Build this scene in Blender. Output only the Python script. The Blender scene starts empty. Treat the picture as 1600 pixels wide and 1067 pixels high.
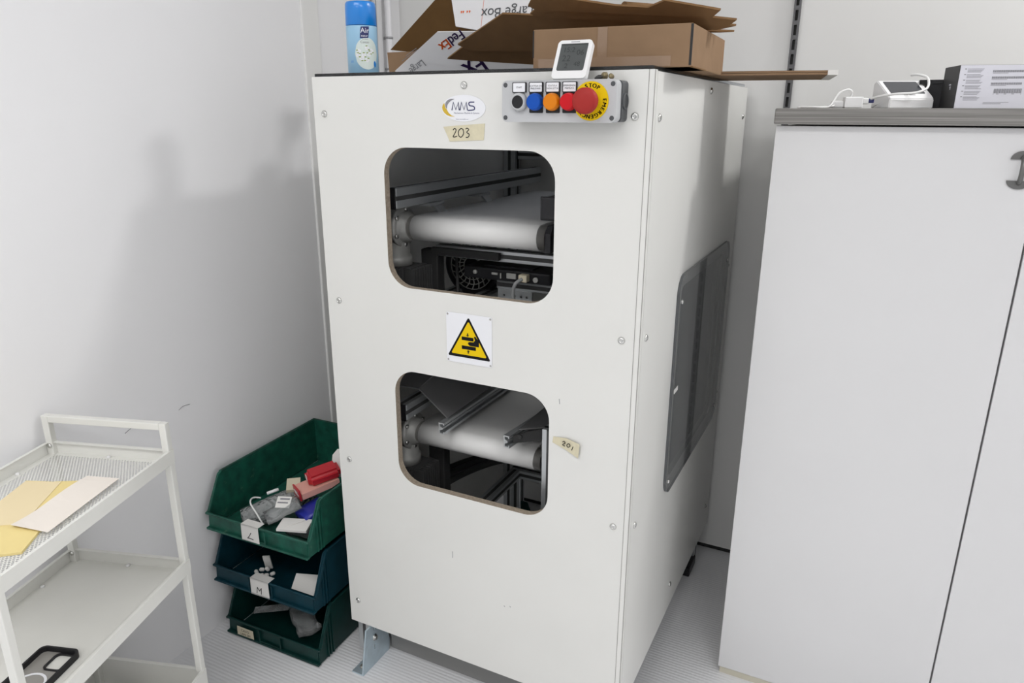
import bpy, bmesh, math, random
from mathutils import Vector, Matrix
from mathutils.geometry import tessellate_polygon
random.seed(4)
C = bpy.context.scene.collection
SC = bpy.context.scene
PI = math.pi

# ------------------------------------------------------------------ camera, world, lights, exposure
cd = bpy.data.cameras.new('camera'); cam = bpy.data.objects.new('camera', cd); C.objects.link(cam)
cd.sensor_width = 36.0; cd.lens = 25.52; cd.clip_start = 0.02
_yaw, _pit, _rol = 0.4621, -0.3038, 0.0039
_f = Vector((-math.sin(_yaw)*math.cos(_pit), math.cos(_yaw)*math.cos(_pit), math.sin(_pit)))
_r = Vector((math.cos(_yaw), math.sin(_yaw), 0)); _u = _r.cross(_f)
_r2 = _r*math.cos(_rol) + _u*math.sin(_rol); _u2 = -_r*math.sin(_rol) + _u*math.cos(_rol)
cam.matrix_world = Matrix(((_r2.x, _u2.x, -_f.x, 1.0295), (_r2.y, _u2.y, -_f.y, -1.1798), (_r2.z, _u2.z, -_f.z, 1.3184), (0, 0, 0, 1)))
SC.camera = cam
SC.view_settings.view_transform = 'Standard'; SC.view_settings.look = 'None'
SC.view_settings.gamma = 1.0; SC.view_settings.use_curve_mapping = False
SC.view_settings.exposure = -0.26
w = bpy.data.worlds.new('world'); SC.world = w; w.use_nodes = True
w.node_tree.nodes['Background'].inputs[0].default_value = (0.9, 0.95, 1, 1)
w.node_tree.nodes['Background'].inputs[1].default_value = 0.3

def area(name, loc, sx, sy, power, col=(1, 0.99, 0.985)):
    l = bpy.data.lights.new(name, 'AREA'); l.shape = 'RECTANGLE'; l.size = sx; l.size_y = sy
    l.energy = power; l.color = col
    o = bpy.data.objects.new(name, l); C.objects.link(o); o.location = loc
    return o
CEIL = 2.7
area('ceiling_panel_lamp', (2.0, 0.62, CEIL-0.05), 0.3, 0.25, 28)
area('ceiling_panel_lamp', (0.3, -1.7, CEIL-0.05), 1.2, 0.6, 22)
area('ceiling_panel_lamp', (2.0, -1.9, CEIL-0.05), 1.2, 0.6, 22)
area('ceiling_panel_lamp', (0.9, -3.6, CEIL-0.05), 1.2, 0.6, 22)

# ------------------------------------------------------------------ materials
def mat(name, col, rough=0.5, metal=0.0, coat=0.0, spec=0.5, noise=0.0, nscale=8.0, bump=0.0, bscale=60.0, trans=0.0, alpha=1.0):
    m = bpy.data.materials.new(name); m.use_nodes = True
    nt = m.node_tree; b = nt.nodes['Principled BSDF']
    b.inputs['Base Color'].default_value = (*col, 1); b.inputs['Roughness'].default_value = rough
    b.inputs['Metallic'].default_value = metal; b.inputs['Coat Weight'].default_value = coat
    b.inputs['Specular IOR Level'].default_value = spec
    b.inputs['Transmission Weight'].default_value = trans; b.inputs['Alpha'].default_value = alpha
    tc = nt.nodes.new('ShaderNodeTexCoord')
    if noise > 0:
        n = nt.nodes.new('ShaderNodeTexNoise'); n.inputs['Scale'].default_value = nscale; n.inputs['Detail'].default_value = 5
        nt.links.new(tc.outputs['Object'], n.inputs['Vector'])
        r = nt.nodes.new('ShaderNodeMapRange'); r.inputs[1].default_value = 0.3; r.inputs[2].default_value = 0.7
        r.inputs[3].default_value = 1-noise; r.inputs[4].default_value = 1+noise
        nt.links.new(n.outputs['Fac'], r.inputs[0])
        mx = nt.nodes.new('ShaderNodeMix'); mx.data_type = 'RGBA'; mx.blend_type = 'MULTIPLY'; mx.inputs[0].default_value = 1
        mx.inputs[6].default_value = (*col, 1)
        nt.links.new(r.outputs[0], mx.inputs[7]); nt.links.new(mx.outputs[2], b.inputs['Base Color'])
    if bump > 0:
        n2 = nt.nodes.new('ShaderNodeTexNoise'); n2.inputs['Scale'].default_value = bscale; n2.inputs['Detail'].default_value = 4
        nt.links.new(tc.outputs['Object'], n2.inputs['Vector'])
        bp = nt.nodes.new('ShaderNodeBump'); bp.inputs['Strength'].default_value = bump; bp.inputs['Distance'].default_value = 0.002
        nt.links.new(n2.outputs['Fac'], bp.inputs['Height']); nt.links.new(bp.outputs[0], b.inputs['Normal'])
    return m

M = {}
M['wall'] = mat('wall_paint', (0.85, 0.85, 0.86), 0.55, noise=0.012, nscale=3, bump=0.06, bscale=45)
M['wallb'] = mat('back_wall_paint', (0.80, 0.80, 0.785), 0.5, noise=0.012, nscale=3)
M['ceil'] = mat('ceiling_paint', (0.85, 0.85, 0.85), 0.8)
M['laminate'] = mat('white_laminate', (0.745, 0.745, 0.715), 0.32, noise=0.015, nscale=5)
M['chip'] = mat('chipboard_edge', (0.36, 0.30, 0.23), 0.8, noise=0.2, nscale=200)
M['seam'] = mat('seam_dark', (0.30, 0.29, 0.27), 0.6)
M['alu'] = mat('aluminium_profile', (0.55, 0.57, 0.58), 0.35, metal=0.75)
M['aludark'] = mat('aluminium_groove', (0.05, 0.05, 0.05), 0.6)
M['zinc'] = mat('zinc_plate', (0.50, 0.60, 0.66), 0.38, metal=0.5, noise=0.08, nscale=40)
M['screw'] = mat('screw_steel', (0.62, 0.62, 0.60), 0.25, metal=1.0)
M['black'] = mat('black_plastic', (0.014, 0.014, 0.016), 0.42, spec=0.3)
M['motor'] = mat('motor_dark', (0.07, 0.07, 0.07), 0.5)
M['blackm'] = mat('black_matte', (0.02, 0.02, 0.02), 0.75)
M['belt'] = mat('white_belt', (0.80, 0.80, 0.785), 0.45, noise=0.02, nscale=14)
M['cast'] = mat('cast_grey', (0.42, 0.42, 0.40), 0.5, metal=0.3, noise=0.08, nscale=60)
M['steel'] = mat('roller_steel', (0.45, 0.44, 0.42), 0.35, metal=0.8)
M['guard'] = mat('dark_guard_sheet', (0.14, 0.14, 0.14), 0.5, bump=0.15, bscale=20)
M['ctrl'] = mat('control_grey', (0.50, 0.51, 0.52), 0.45)
M['ctrldark'] = mat('control_base', (0.07, 0.075, 0.08), 0.5)
M['blue'] = mat('lens_blue', (0.003, 0.075, 0.42), 0.4, spec=0.25)
M['orange'] = mat('lens_orange', (0.70, 0.21, 0.003), 0.4, spec=0.25)
M['red'] = mat('lens_red', (0.58, 0.004, 0.012), 0.4, spec=0.25)
M['mush'] = mat('mushroom_red', (0.36, 0.026, 0.022), 0.55, spec=0.25)
M['yellow'] = mat('sign_yellow', (0.80, 0.55, 0.002), 0.5, spec=0.2)
M['white'] = mat('white_print', (0.82, 0.83, 0.86), 0.4)
M['ink'] = mat('ink_black', (0.008, 0.008, 0.010), 0.7, spec=0.15)
M['inkg'] = mat('ink_grey', (0.25, 0.25, 0.27), 0.6)
M['navy'] = mat('ink_navy', (0.02, 0.025, 0.12), 0.5)
M['gold'] = mat('logo_gold', (0.62, 0.42, 0.03), 0.45)
M['tape'] = mat('masking_tape', (0.66, 0.61, 0.44), 0.7, noise=0.06, nscale=90)
M['card'] = mat('cardboard', (0.27, 0.175, 0.105), 0.8, spec=0.12, noise=0.05, nscale=30)
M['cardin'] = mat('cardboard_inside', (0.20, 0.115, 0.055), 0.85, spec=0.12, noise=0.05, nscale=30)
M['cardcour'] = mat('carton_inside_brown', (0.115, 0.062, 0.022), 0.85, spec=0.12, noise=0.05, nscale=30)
M['cardtape'] = mat('clear_tape', (0.30, 0.20, 0.13), 0.22)
M['cartonw'] = mat('carton_white', (0.80, 0.80, 0.81), 0.55)
M['fedp'] = mat('ink_purple', (0.035, 0.012, 0.09), 0.5)
M['fedo'] = mat('ink_orange', (0.80, 0.13, 0.01), 0.5)
M['canblue'] = mat('can_cap_blue', (0.005, 0.21, 0.66), 0.28, coat=0.3)
M['canlt'] = mat('can_label_blue', (0.30, 0.52, 0.70), 0.3)
M['canwhite'] = mat('can_label_pale', (0.66, 0.74, 0.70), 0.35)
M['leaf'] = mat('print_green', (0.25, 0.34, 0.06), 0.5)
M['cartw'] = mat('cart_enamel', (0.76, 0.76, 0.72), 0.38, noise=0.02, nscale=9)
M['envy'] = mat('envelope_yellow', (0.83, 0.68, 0.30), 0.75, noise=0.05, nscale=14)
M['envp'] = mat('envelope_pale', (0.84, 0.71, 0.45), 0.7)
M['envw'] = mat('paper_white', (0.85, 0.79, 0.72), 0.75)
M['paper'] = mat('paper_label', (0.78, 0.77, 0.74), 0.8)
M['paperc'] = mat('paper_cream', (0.62, 0.56, 0.42), 0.8)
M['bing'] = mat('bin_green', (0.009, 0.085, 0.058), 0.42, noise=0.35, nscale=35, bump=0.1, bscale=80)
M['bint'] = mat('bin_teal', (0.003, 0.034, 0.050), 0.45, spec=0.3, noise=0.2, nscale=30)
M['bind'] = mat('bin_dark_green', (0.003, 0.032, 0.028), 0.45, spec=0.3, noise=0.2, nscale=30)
M['worktop'] = mat('worktop_grey', (0.22, 0.21, 0.20), 0.5)
M['cab'] = mat('cabinet_white', (0.72, 0.72, 0.725), 0.42, noise=0.012, nscale=4)
M['plinth'] = mat('plinth_cream', (0.60, 0.57, 0.47), 0.5)
M['handle'] = mat('handle_grey', (0.16, 0.16, 0.155), 0.35, metal=0.6)
M['upright'] = mat('upright_grey', (0.12, 0.12, 0.125), 0.45, metal=0.3)
M['kick'] = mat('kick_rail_grey', (0.22, 0.22, 0.215), 0.5)
M['edge'] = mat('acrylic_edge', (0.10, 0.105, 0.11), 0.2)
M['dev'] = mat('device_white', (0.84, 0.84, 0.84), 0.35)
M['screen'] = mat('device_screen', (0.035, 0.037, 0.045), 0.18)
M['lcd'] = mat('lcd_grey', (0.075, 0.082, 0.082), 0.3, noise=0.08, nscale=60)
M['lcdd'] = mat('lcd_digit', (0.03, 0.034, 0.034), 0.4)
M['boxdark'] = mat('box_dark_grey', (0.055, 0.055, 0.055), 0.55)
M['boxw'] = mat('box_white', (0.74, 0.74, 0.80), 0.45)
M['brass'] = mat('brass_old', (0.22, 0.18, 0.10), 0.5, metal=0.5, noise=0.3, nscale=200)
M['rubber'] = mat('hose_rubber', (0.04, 0.04, 0.04), 0.6)
M['cablew'] = mat('cable_white', (0.80, 0.80, 0.79), 0.4)
M['cableg'] = mat('cable_grey', (0.32, 0.33, 0.33), 0.5)
M['pinkc'] = mat('card_pink', (0.78, 0.40, 0.33), 0.6)
M['redc'] = mat('pack_red', (0.50, 0.02, 0.03), 0.35)
M['bluec'] = mat('pack_blue', (0.02, 0.03, 0.32), 0.35)
M['flwhite'] = mat('bag_white', (0.78, 0.77, 0.75), 0.55, bump=0.4, bscale=25)
M['wallgap'] = mat('gap_black', (0.02, 0.02, 0.02), 0.7)
M['pipe'] = mat('pipe_white', (0.78, 0.78, 0.80), 0.3)
M['pipeg'] = mat('pipe_grey', (0.35, 0.35, 0.36), 0.35, metal=0.4)
M['graycap'] = mat('clear_case', (0.30, 0.29, 0.27), 0.35)

def glassy(name, tint, rough, ior=1.45, see=0.8, bubbles=0):
    m = bpy.data.materials.new(name); m.use_nodes = True; nt = m.node_tree; nt.nodes.clear()
    out = nt.nodes.new('ShaderNodeOutputMaterial'); fr = nt.nodes.new('ShaderNodeFresnel'); fr.inputs[0].default_value = ior
    tr = nt.nodes.new('ShaderNodeBsdfTransparent'); tr.inputs[0].default_value = (*tint, 1)
    df = nt.nodes.new('ShaderNodeBsdfDiffuse'); df.inputs[0].default_value = (0.75, 0.77, 0.77, 1)
    m0 = nt.nodes.new('ShaderNodeMixShader'); m0.inputs[0].default_value = see
    gl = nt.nodes.new('ShaderNodeBsdfGlossy'); gl.inputs['Roughness'].default_value = rough
    mx = nt.nodes.new('ShaderNodeMixShader')
    if bubbles:
        tc = nt.nodes.new('ShaderNodeTexCoord'); vo = nt.nodes.new('ShaderNodeTexVoronoi'); vo.inputs['Scale'].default_value = bubbles
        bp = nt.nodes.new('ShaderNodeBump'); bp.inputs['Strength'].default_value = 1.0; bp.inputs['Distance'].default_value = 0.006
        nt.links.new(tc.outputs['Object'], vo.inputs['Vector']); nt.links.new(vo.outputs['Distance'], bp.inputs['Height'])
        for nd in (df, gl, fr): nt.links.new(bp.outputs[0], nd.inputs['Normal'])
    nt.links.new(df.outputs[0], m0.inputs[1]); nt.links.new(tr.outputs[0], m0.inputs[2])
    nt.links.new(fr.outputs[0], mx.inputs[0]); nt.links.new(m0.outputs[0], mx.inputs[1]); nt.links.new(gl.outputs[0], mx.inputs[2])
    nt.links.new(mx.outputs[0], out.inputs[0])
    return m
M['acrylic'] = glassy('smoked_acrylic', (0.86, 0.87, 0.87), 0.03, see=0.80)
M['topplate'] = glassy('tinted_top_sheet', (0.80, 0.82, 0.86), 0.08, see=0.97)
M['cling'] = glassy('clear_plastic', (0.88, 0.90, 0.90), 0.12, see=0.76, bubbles=25)
M['bubble'] = glassy('bubble_film', (0.8, 0.84, 0.84), 0.15, see=0.62, bubbles=120)

def floor_mat():
    m = mat('ribbed_floor', (0.80, 0.805, 0.82), 0.36, noise=0.02, nscale=5)
    nt = m.node_tree; b = nt.nodes['Principled BSDF']; tc = nt.nodes.new('ShaderNodeTexCoord')
    mp = nt.nodes.new('ShaderNodeMapping'); mp.inputs['Rotation'].default_value = (0, 0, 0)
    nt.links.new(tc.outputs['Object'], mp.inputs['Vector'])
    wv = nt.nodes.new('ShaderNodeTexWave'); wv.bands_direction = 'Y'; wv.inputs['Scale'].default_value = 34
    wv.inputs['Distortion'].default_value = 1.2; wv.inputs['Detail'].default_value = 2; wv.inputs['Detail Scale'].default_value = 3
    nt.links.new(mp.outputs[0], wv.inputs['Vector'])
    bp = nt.nodes.new('ShaderNodeBump'); bp.inputs['Strength'].default_value = 0.15; bp.inputs['Distance'].default_value = 0.003
    nt.links.new(wv.outputs['Fac'], bp.inputs['Height']); nt.links.new(bp.outputs[0], b.inputs['Normal'])
    return m
M['floor'] = floor_mat()

def mesh_mat():   # perforated steel: round holes in staggered rows
    m = mat('perforated_enamel', (0.76, 0.76, 0.72), 0.4); nt = m.node_tree; b = nt.nodes['Principled BSDF']; L = nt.links.new
    tc = nt.nodes.new('ShaderNodeTexCoord'); sp = nt.nodes.new('ShaderNodeSeparateXYZ'); L(tc.outputs['Object'], sp.inputs[0])
    def mt(op, a, c=None):
        n = nt.nodes.new('ShaderNodeMath'); n.operation = op
        for i, v in enumerate((a, c)):
            if v is None: continue
            if isinstance(v, (int, float)): n.inputs[i].default_value = v
            else: L(v, n.inputs[i])
        return n.outputs[0]
    px, py = 0.0062, 0.0046
    row = mt('FLOOR', mt('DIVIDE', sp.outputs[1], py))
    par = mt('MULTIPLY', mt('FLOORED_MODULO', row, 2), 0.5)
    fx = mt('SUBTRACT', mt('FRACT', mt('ADD', mt('DIVIDE', sp.outputs[0], px), par)), 0.5)
    fy = mt('SUBTRACT', mt('FRACT', mt('DIVIDE', sp.outputs[1], py)), 0.5)
    fx = mt('MULTIPLY', fx, px); fy = mt('MULTIPLY', fy, py)
    d = mt('SQRT', mt('ADD', mt('MULTIPLY', fx, fx), mt('MULTIPLY', fy, fy)))
    L(mt('GREATER_THAN', d, 0.00195), b.inputs['Alpha'])
    return m
M['mesh'] = mesh_mat()

def worktop_mat():
    m = M['worktop']; nt = m.node_tree; b = nt.nodes['Principled BSDF']; tc = nt.nodes.new('ShaderNodeTexCoord')
    mp = nt.nodes.new('ShaderNodeMapping'); mp.inputs['Scale'].default_value = (2, 2, 260); nt.links.new(tc.outputs['Object'], mp.inputs[0])
    n = nt.nodes.new('ShaderNodeTexNoise'); n.inputs['Scale'].default_value = 1.5; nt.links.new(mp.outputs[0], n.inputs[0])
    r = nt.nodes.new('ShaderNodeValToRGB'); r.color_ramp.elements[0].color = (0.15, 0.145, 0.135, 1); r.color_ramp.elements[1].color = (0.30, 0.29, 0.275, 1)
    r.color_ramp.elements[0].position = 0.3; r.color_ramp.elements[1].position = 0.7
    nt.links.new(n.outputs[0], r.inputs[0]); nt.links.new(r.outputs[0], b.inputs['Base Color'])
worktop_mat()

def worn(m, col, amount=0.62):   # scuffed pale patches
    nt = m.node_tree; b = nt.nodes['Principled BSDF']; src = b.inputs['Base Color'].links[0].from_socket
    tc = nt.nodes.new('ShaderNodeTexCoord'); n = nt.nodes.new('ShaderNodeTexNoise'); n.inputs['Scale'].default_value = 28; n.inputs['Detail'].default_value = 9; n.inputs['Roughness'].default_value = 0.75
    nt.links.new(tc.outputs['Object'], n.inputs[0])
    r = nt.nodes.new('ShaderNodeMapRange'); r.inputs[1].default_value = amount; r.inputs[2].default_value = amount+0.12; r.inputs[4].default_value = 0.45
    nt.links.new(n.outputs['Fac'], r.inputs[0])
    mx = nt.nodes.new('ShaderNodeMix'); mx.data_type = 'RGBA'; nt.links.new(r.outputs[0], mx.inputs[0]); nt.links.new(src, mx.inputs[6]); mx.inputs[7].default_value = (*col, 1)
    nt.links.new(mx.outputs[2], b.inputs['Base Color'])
worn(M['bing'], (0.20, 0.36, 0.26), 0.60)

# ------------------------------------------------------------------ mesh helpers
BASE = {}                                         # world base point of every thing (its children are built around it)
def bm_new(): return bmesh.new()

def box(bm, x0, x1, y0, y1, z0, z1, bev=0.0, seg=2, mi=0):
    xs = sorted((x0, x1)); ys = sorted((y0, y1)); zs = sorted((z0, z1))
    vs = [bm.verts.new((x, y, z)) for x in xs for y in ys for z in zs]
    fs = [bm.faces.new([vs[i] for i in f]) for f in ((0, 1, 3, 2), (4, 6, 7, 5), (0, 4, 5, 1), (2, 3, 7, 6), (0, 2, 6, 4), (1, 5, 7, 3))]
    for f in fs: f.material_index = mi
    if bev > 0:
        es = list({e for f in fs for e in f.edges})
        bmesh.ops.bevel(bm, geom=es, offset=bev, segments=seg, affect='EDGES', profile=0.5)

def frame_of(n):
    n = Vector(n).normalized(); a = Vector((0, 0, 1)) if abs(n.z) < 0.9 else Vector((1, 0, 0))
    u = a.cross(n).normalized(); return u, n.cross(u), n

def lathe(bm, org, axis, prof, n=32, mi=0, ex=None):
    """prof: list of (radius, distance along axis); closed at both ends."""
    u, v, ax = frame_of(axis); org = Vector(org); rings = []
    for r, t in prof:
        rings.append([bm.verts.new(org + ax*t + (u*math.cos(2*PI*k/n) + v*math.sin(2*PI*k/n))*r) for k in range(n)])
    for a, b in zip(rings, rings[1:]):
        for k in range(n):
            f = bm.faces.new((a[k], a[(k+1) % n], b[(k+1) % n], b[k])); f.smooth = True; f.material_index = mi
    f = bm.faces.new(rings[0][::-1]); f.material_index = mi
    f = bm.faces.new(rings[-1]); f.material_index = mi

def cyl(bm, p0, p1, r, n=24, r2=None, mi=0):
    p0 = Vector(p0); p1 = Vector(p1)
    lathe(bm, p0, p1-p0, [(r, 0), (r if r2 is None else r2, (p1-p0).length)], n, mi)

def smooth_path(pts, k=6):
    P = [Vector(p) for p in pts]; out = []
    for i in range(len(P)-1):
        a = P[max(i-1, 0)]; b = P[i]; c = P[i+1]; d = P[min(i+2, len(P)-1)]
        for j in range(k):
            t = j/k
            out.append(0.5*((2*b) + (c-a)*t + (2*a-5*b+4*c-d)*t*t + (3*b-3*c+d-a)*t*t*t))
    out.append(P[-1]); return out

def tube(bm, pts, r, n=8, k=6, mi=0):
    P = smooth_path(pts, k) if k > 1 else [Vector(p) for p in pts]
    rings = []; up = None
    for i, p in enumerate(P):
        t = (P[min(i+1, len(P)-1)] - P[max(i-1, 0)]).normalized()
        if up is None: up, _, _ = frame_of(t)
        up = (up - t*up.dot(t)).normalized(); s = t.cross(up)
        rings.append([bm.verts.new(p + (up*math.cos(2*PI*q/n) + s*math.sin(2*PI*q/n))*r) for q in range(n)])
    for a, b in zip(rings, rings[1:]):
        for q in range(n):
            f = bm.faces.new((a[q], a[(q+1) % n], b[(q+1) % n], b[q])); f.smooth = True; f.material_index = mi
    bm.faces.new(rings[0][::-1]); bm.faces.new(rings[-1])

def rrect(x0, x1, y0, y1, r, n=8):
    out = []
    for cx, cy, a in ((x1-r, y1-r, 0), (x0+r, y1-r, 90), (x0+r, y0+r, 180), (x1-r, y0+r, 270)):
        for k in range(n+1):
            t = math.radians(a + 90*k/n); out.append((cx+r*math.cos(t), cy+r*math.sin(t)))
    return out
def ellipse(cx, cy, a, b, n=40): return [(cx+a*math.cos(2*PI*k/n), cy+b*math.sin(2*PI*k/n)) for k in range(n)]

def prism(bm, outer, o, u, v, depth, holes=(), mi=0, mi_hole=None, mi_side=None):
    """2D outline (with holes) in the frame o,u,v, extruded by depth along u x v."""
    o = Vector(o); u = Vector(u); v = Vector(v); n = u.cross(v).normalized()
    loops = [list(outer)] + [list(h) for h in holes]
    tri = tessellate_polygon([[Vector((x, y, 0)) for x, y in l] for l in loops])
    flat = [p for l in loops for p in l]
    A = [bm.verts.new(o+u*x+v*y) for x, y in flat]; B = [bm.verts.new(o+u*x+v*y+n*depth) for x, y in flat]
    for t in tri:
        for vs in ((B[t[0]], B[t[1]], B[t[2]]), (A[t[2]], A[t[1]], A[t[0]])):
            try: f = bm.faces.new(vs); f.material_index = mi
            except ValueError: pass
    s = 0
    for li, l in enumerate(loops):
        m = len(l)
        for k in range(m):
            a, b = s+k, s+(k+1) % m
            f = bm.faces.new((A[a], A[b], B[b], B[a]))
            f.material_index = (mi_hole if (li and mi_hole is not None) else (mi_side if mi_side is not None else mi))
        s += m

def sheet3(bm, pts, th, mi=0, flip=1):
    """a flat board given by its outline in space, th thick."""
    P = [Vector(p) for p in pts]; n = Vector((0, 0, 0))
    for i in range(len(P)): n += P[i].cross(P[(i+1) % len(P)])
    n.normalize(); u = (P[1]-P[0]).normalized(); v = n.cross(u)
    prism(bm, [((p-P[0]).dot(u), (p-P[0]).dot(v)) for p in P], P[0], u, v, th*flip, mi=mi)

def finish(bm, name, mats, base, smooth):
    bmesh.ops.recalc_face_normals(bm, faces=bm.faces)
    if base is not None:
        for vtx in bm.verts: vtx.co -= base
    me = bpy.data.meshes.new(name); bm.to_mesh(me); bm.free()
    for m in (mats if isinstance(mats, (list, tuple)) else [mats]): me.materials.append(M[m] if isinstance(m, str) else m)
    if smooth:
        for p in me.polygons: p.use_smooth = True
    return me

def obj(name, bm, mats, parent=None, smooth=False, label=None, base=None):
    """link one mesh object; verts are in the thing's frame shifted by the thing's base."""
    b = BASE.get(parent.name) if parent else base
    o = bpy.data.objects.new(name, finish(bm, name, mats, b, smooth)); C.objects.link(o)
    if parent: o.parent = parent; BASE[o.name] = b
    elif base is not None: o.location = base; BASE[o.name] = Vector(base)
    if label: o['label'] = label
    return o

def thing(name, label, cat, base=(0, 0, 0), loc=None, rotz=0.0, group=None):
    """Empty at the thing's base. Built in world coordinates: base=(x,y,z). Built in a frame of its own: loc + rotz."""
    o = bpy.data.objects.new(name, None); C.objects.link(o); o.empty_display_size = 0.05
    if loc is None: o.location = base; BASE[o.name] = Vector(base)
    else: o.location = loc; o.rotation_euler = (0, 0, rotz); BASE[o.name] = Vector((0, 0, 0))
    o['label'] = label; o['category'] = cat
    if group: o['group'] = group
    return o
def tag(o, label, cat, group=None):
    o['label'] = label; o['category'] = cat
    if group: o['group'] = group
    return o
def struct(name, bm, mats, smooth=False):
    o = obj(name, bm, mats, smooth=smooth); o['kind'] = 'structure'; return o

def text_verts(s, size):
    cu = bpy.data.curves.new('tmp', 'FONT'); cu.body = s; cu.size = size; cu.align_x = 'CENTER'; cu.align_y = 'CENTER'; cu.resolution_u = 3
    to = bpy.data.objects.new('tmp', cu); C.objects.link(to)
    dg = bpy.context.evaluated_depsgraph_get(); me = bpy.data.meshes.new_from_object(to.evaluated_get(dg))
    vs = [v.co.copy() for v in me.vertices]; fs = [list(p.vertices) for p in me.polygons]
    bpy.data.objects.remove(to); bpy.data.curves.remove(cu); bpy.data.meshes.remove(me)
    return vs, fs
def text(bm, s, o, u, v, size, lift=0.0004, mi=0, sx=1.0, bold=0.0):
    o = Vector(o); u = Vector(u).normalized(); v = Vector(v).normalized(); n = u.cross(v).normalized()
    for dx in ((0,) if not bold else (-bold, 0, bold)):
        vs, fs = text_verts(s, size)
        V = [bm.verts.new(o + u*(p.x*sx+dx) + v*p.y + n*lift) for p in vs]
        for f in fs:
            try: bm.faces.new([V[i] for i in f]).material_index = mi
            except ValueError: pass
def strokes(bm, lines, o, u, v, r, k=5, mi=0):
    """pen strokes: each a list of 2D points."""
    o = Vector(o); u = Vector(u).normalized(); v = Vector(v).normalized()
    for l in lines: tube(bm, [o+u*x+v*y for x, y in l], r, 6, k, mi)

X, Y, Z = Vector((1, 0, 0)), Vector((0, 1, 0)), Vector((0, 0, 1))

# ------------------------------------------------------------------ room
RX, RY = 3.3, -4.6
b = bm_new(); box(b, -0.5, RX, RY, 1.0, -0.1, 0.0); struct('floor', b, 'floor')
b = bm_new(); box(b, -0.56, RX, RY, 1.1, CEIL, CEIL+0.1); struct('ceiling', b, 'ceil')
b = bm_new(); box(b, -0.56, -0.406, RY, 0.438, 0, CEIL); struct('wall_left', b, 'wall')
b = bm_new(); box(b, -0.56, -0.400, 0.438, 0.505, 0, CEIL, 0.003); struct('trim_1', b, 'wallb')
b = bm_new(); box(b, -0.56, -0.406, 0.505, 0.895, 0, CEIL); struct('wall_left_far', b, 'wall')
b = bm_new(); box(b, -0.56, RX, 0.895, 1.0, 0.018, CEIL); struct('wall_back', b, 'wallb')
b = bm_new(); box(b, -0.5, RX, 0.905, 1.0, 0.0, 0.018); struct('gap_shade_back', b, 'wallgap')  # shade in the gap under the back wall, put in as a black strip
b = bm_new(); box(b, RX, RX+0.1, RY, 1.0, 0, CEIL); struct('wall_right', b, 'wall')
b = bm_new(); box(b, -0.56, RX+0.1, RY-0.1, RY, 0, CEIL); struct('wall_front', b, 'wall')

# slotted shelf upright on the back wall
b = bm_new()
box(b, 0.777, 0.7815, 0.883, 0.895, 0.05, 2.3); box(b, 0.7885, 0.793, 0.883, 0.895, 0.05, 2.3); box(b, 0.7815, 0.7885, 0.889, 0.895, 0.05, 2.3, mi=1)
z = 0.07
while z < 2.28:
    box(b, 0.7815, 0.7885, 0.883, 0.889, z, z+0.010); z += 0.034
tag(obj('slotted_upright', b, ['upright', 'blackm'], base=Vector((0.785, 0.889, 0.05))), 'tall grey slotted shelf upright fixed to the back wall behind the white cabinet', 'shelf upright')
# pipes in the corner
def pipe_run(label, x, y, r, m, clips):
    t = thing('wall_pipe', label, 'pipe', (x, y, 0))
    b = bm_new(); cyl(b, (x, y, 0.0), (x, y, CEIL), r, 20); obj('pipe', b, m, t)
    for z in clips:
        b = bm_new(); lathe(b, (x, y, z), Z, [(r+0.002, 0), (r+0.002, 0.006)], 20); box(b, -0.406, x, y-0.004, y+0.004, z, z+0.006)
        obj('pipe_clip', b, 'pipeg', t)
pipe_run('white vertical pipe with thin clips in the back corner behind the blue spray can', -0.389, 0.81, 0.0105, 'pipe', (1.31, 1.447, 1.537, 1.70))
pipe_run('thin grey vertical conduit on the wall just behind the blue spray can', -0.394, 0.745, 0.0085, 'pipeg', (1.2, 1.8))
# pen marks on the wall
b = bm_new()
tube(b, [(-0.4055, -0.092, 0.637), (-0.4055, -0.078, 0.642), (-0.4055, -0.060, 0.640)], 0.0006, 5)
tag(obj('wall_scuff', b, 'inkg'), 'short dark scuff mark on the left wall nearer the green bins', 'scuff mark'); b = bm_new()
tube(b, [(-0.4055, -0.236, 0.634), (-0.4055, -0.220, 0.640), (-0.4055, -0.204, 0.640)], 0.0007, 5)
o = obj('wall_scuff', b, 'inkg'); tag(o, 'short dark scuff mark on the left wall right above the trolley handle', 'scuff mark')

# ------------------------------------------------------------------ machine
W, D, ZB, ZT = 0.69, 0.855, 0.119, 1.386
mc = thing('machine_cabinet', 'tall white boxed conveyor machine with two rounded openings and a control box', 'machine', (W/2, D/2, 0))
H1 = rrect(0.163, 0.524, 0.984, 1.257, 0.052, 10)
H2 = rrect(0.165, 0.522, 0.541, 0.806, 0.052, 10)
b = bm_new(); prism(b, [(0, ZB), (W-0.0005, ZB), (W-0.0005, ZT), (0, ZT)], (0, 0.016, 0), X, Z, 0.016, (H1, H2), 0, 1, 0)
obj('front_panel', b, ['laminate', 'chip'], mc)
b = bm_new(); HS = rrect(0.288, 0.735, 0.54, 0.978, 0.02, 6)
prism(b, [(0.0165, ZB), (D, ZB), (D, ZT-0.002), (0.0165, ZT-0.002)], (W-0.016, 0, 0), Y, Z, 0.016, (HS,), 0, 1, 0)
obj('side_panel', b, ['laminate', 'chip'], mc)
b = bm_new(); box(b, W-0.0098, W-0.0088, -0.0004, 0.002, ZB, ZT); box(b, W-0.001, W+0.0003, 0.0012, 0.0030, ZB, ZT); obj('corner_edging', b, 'seam', mc)
b = bm_new(); box(b, 0.0, 0.016, 0.017, D, ZB, ZT-0.004); obj('side_panel', b, 'laminate', mc)
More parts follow.
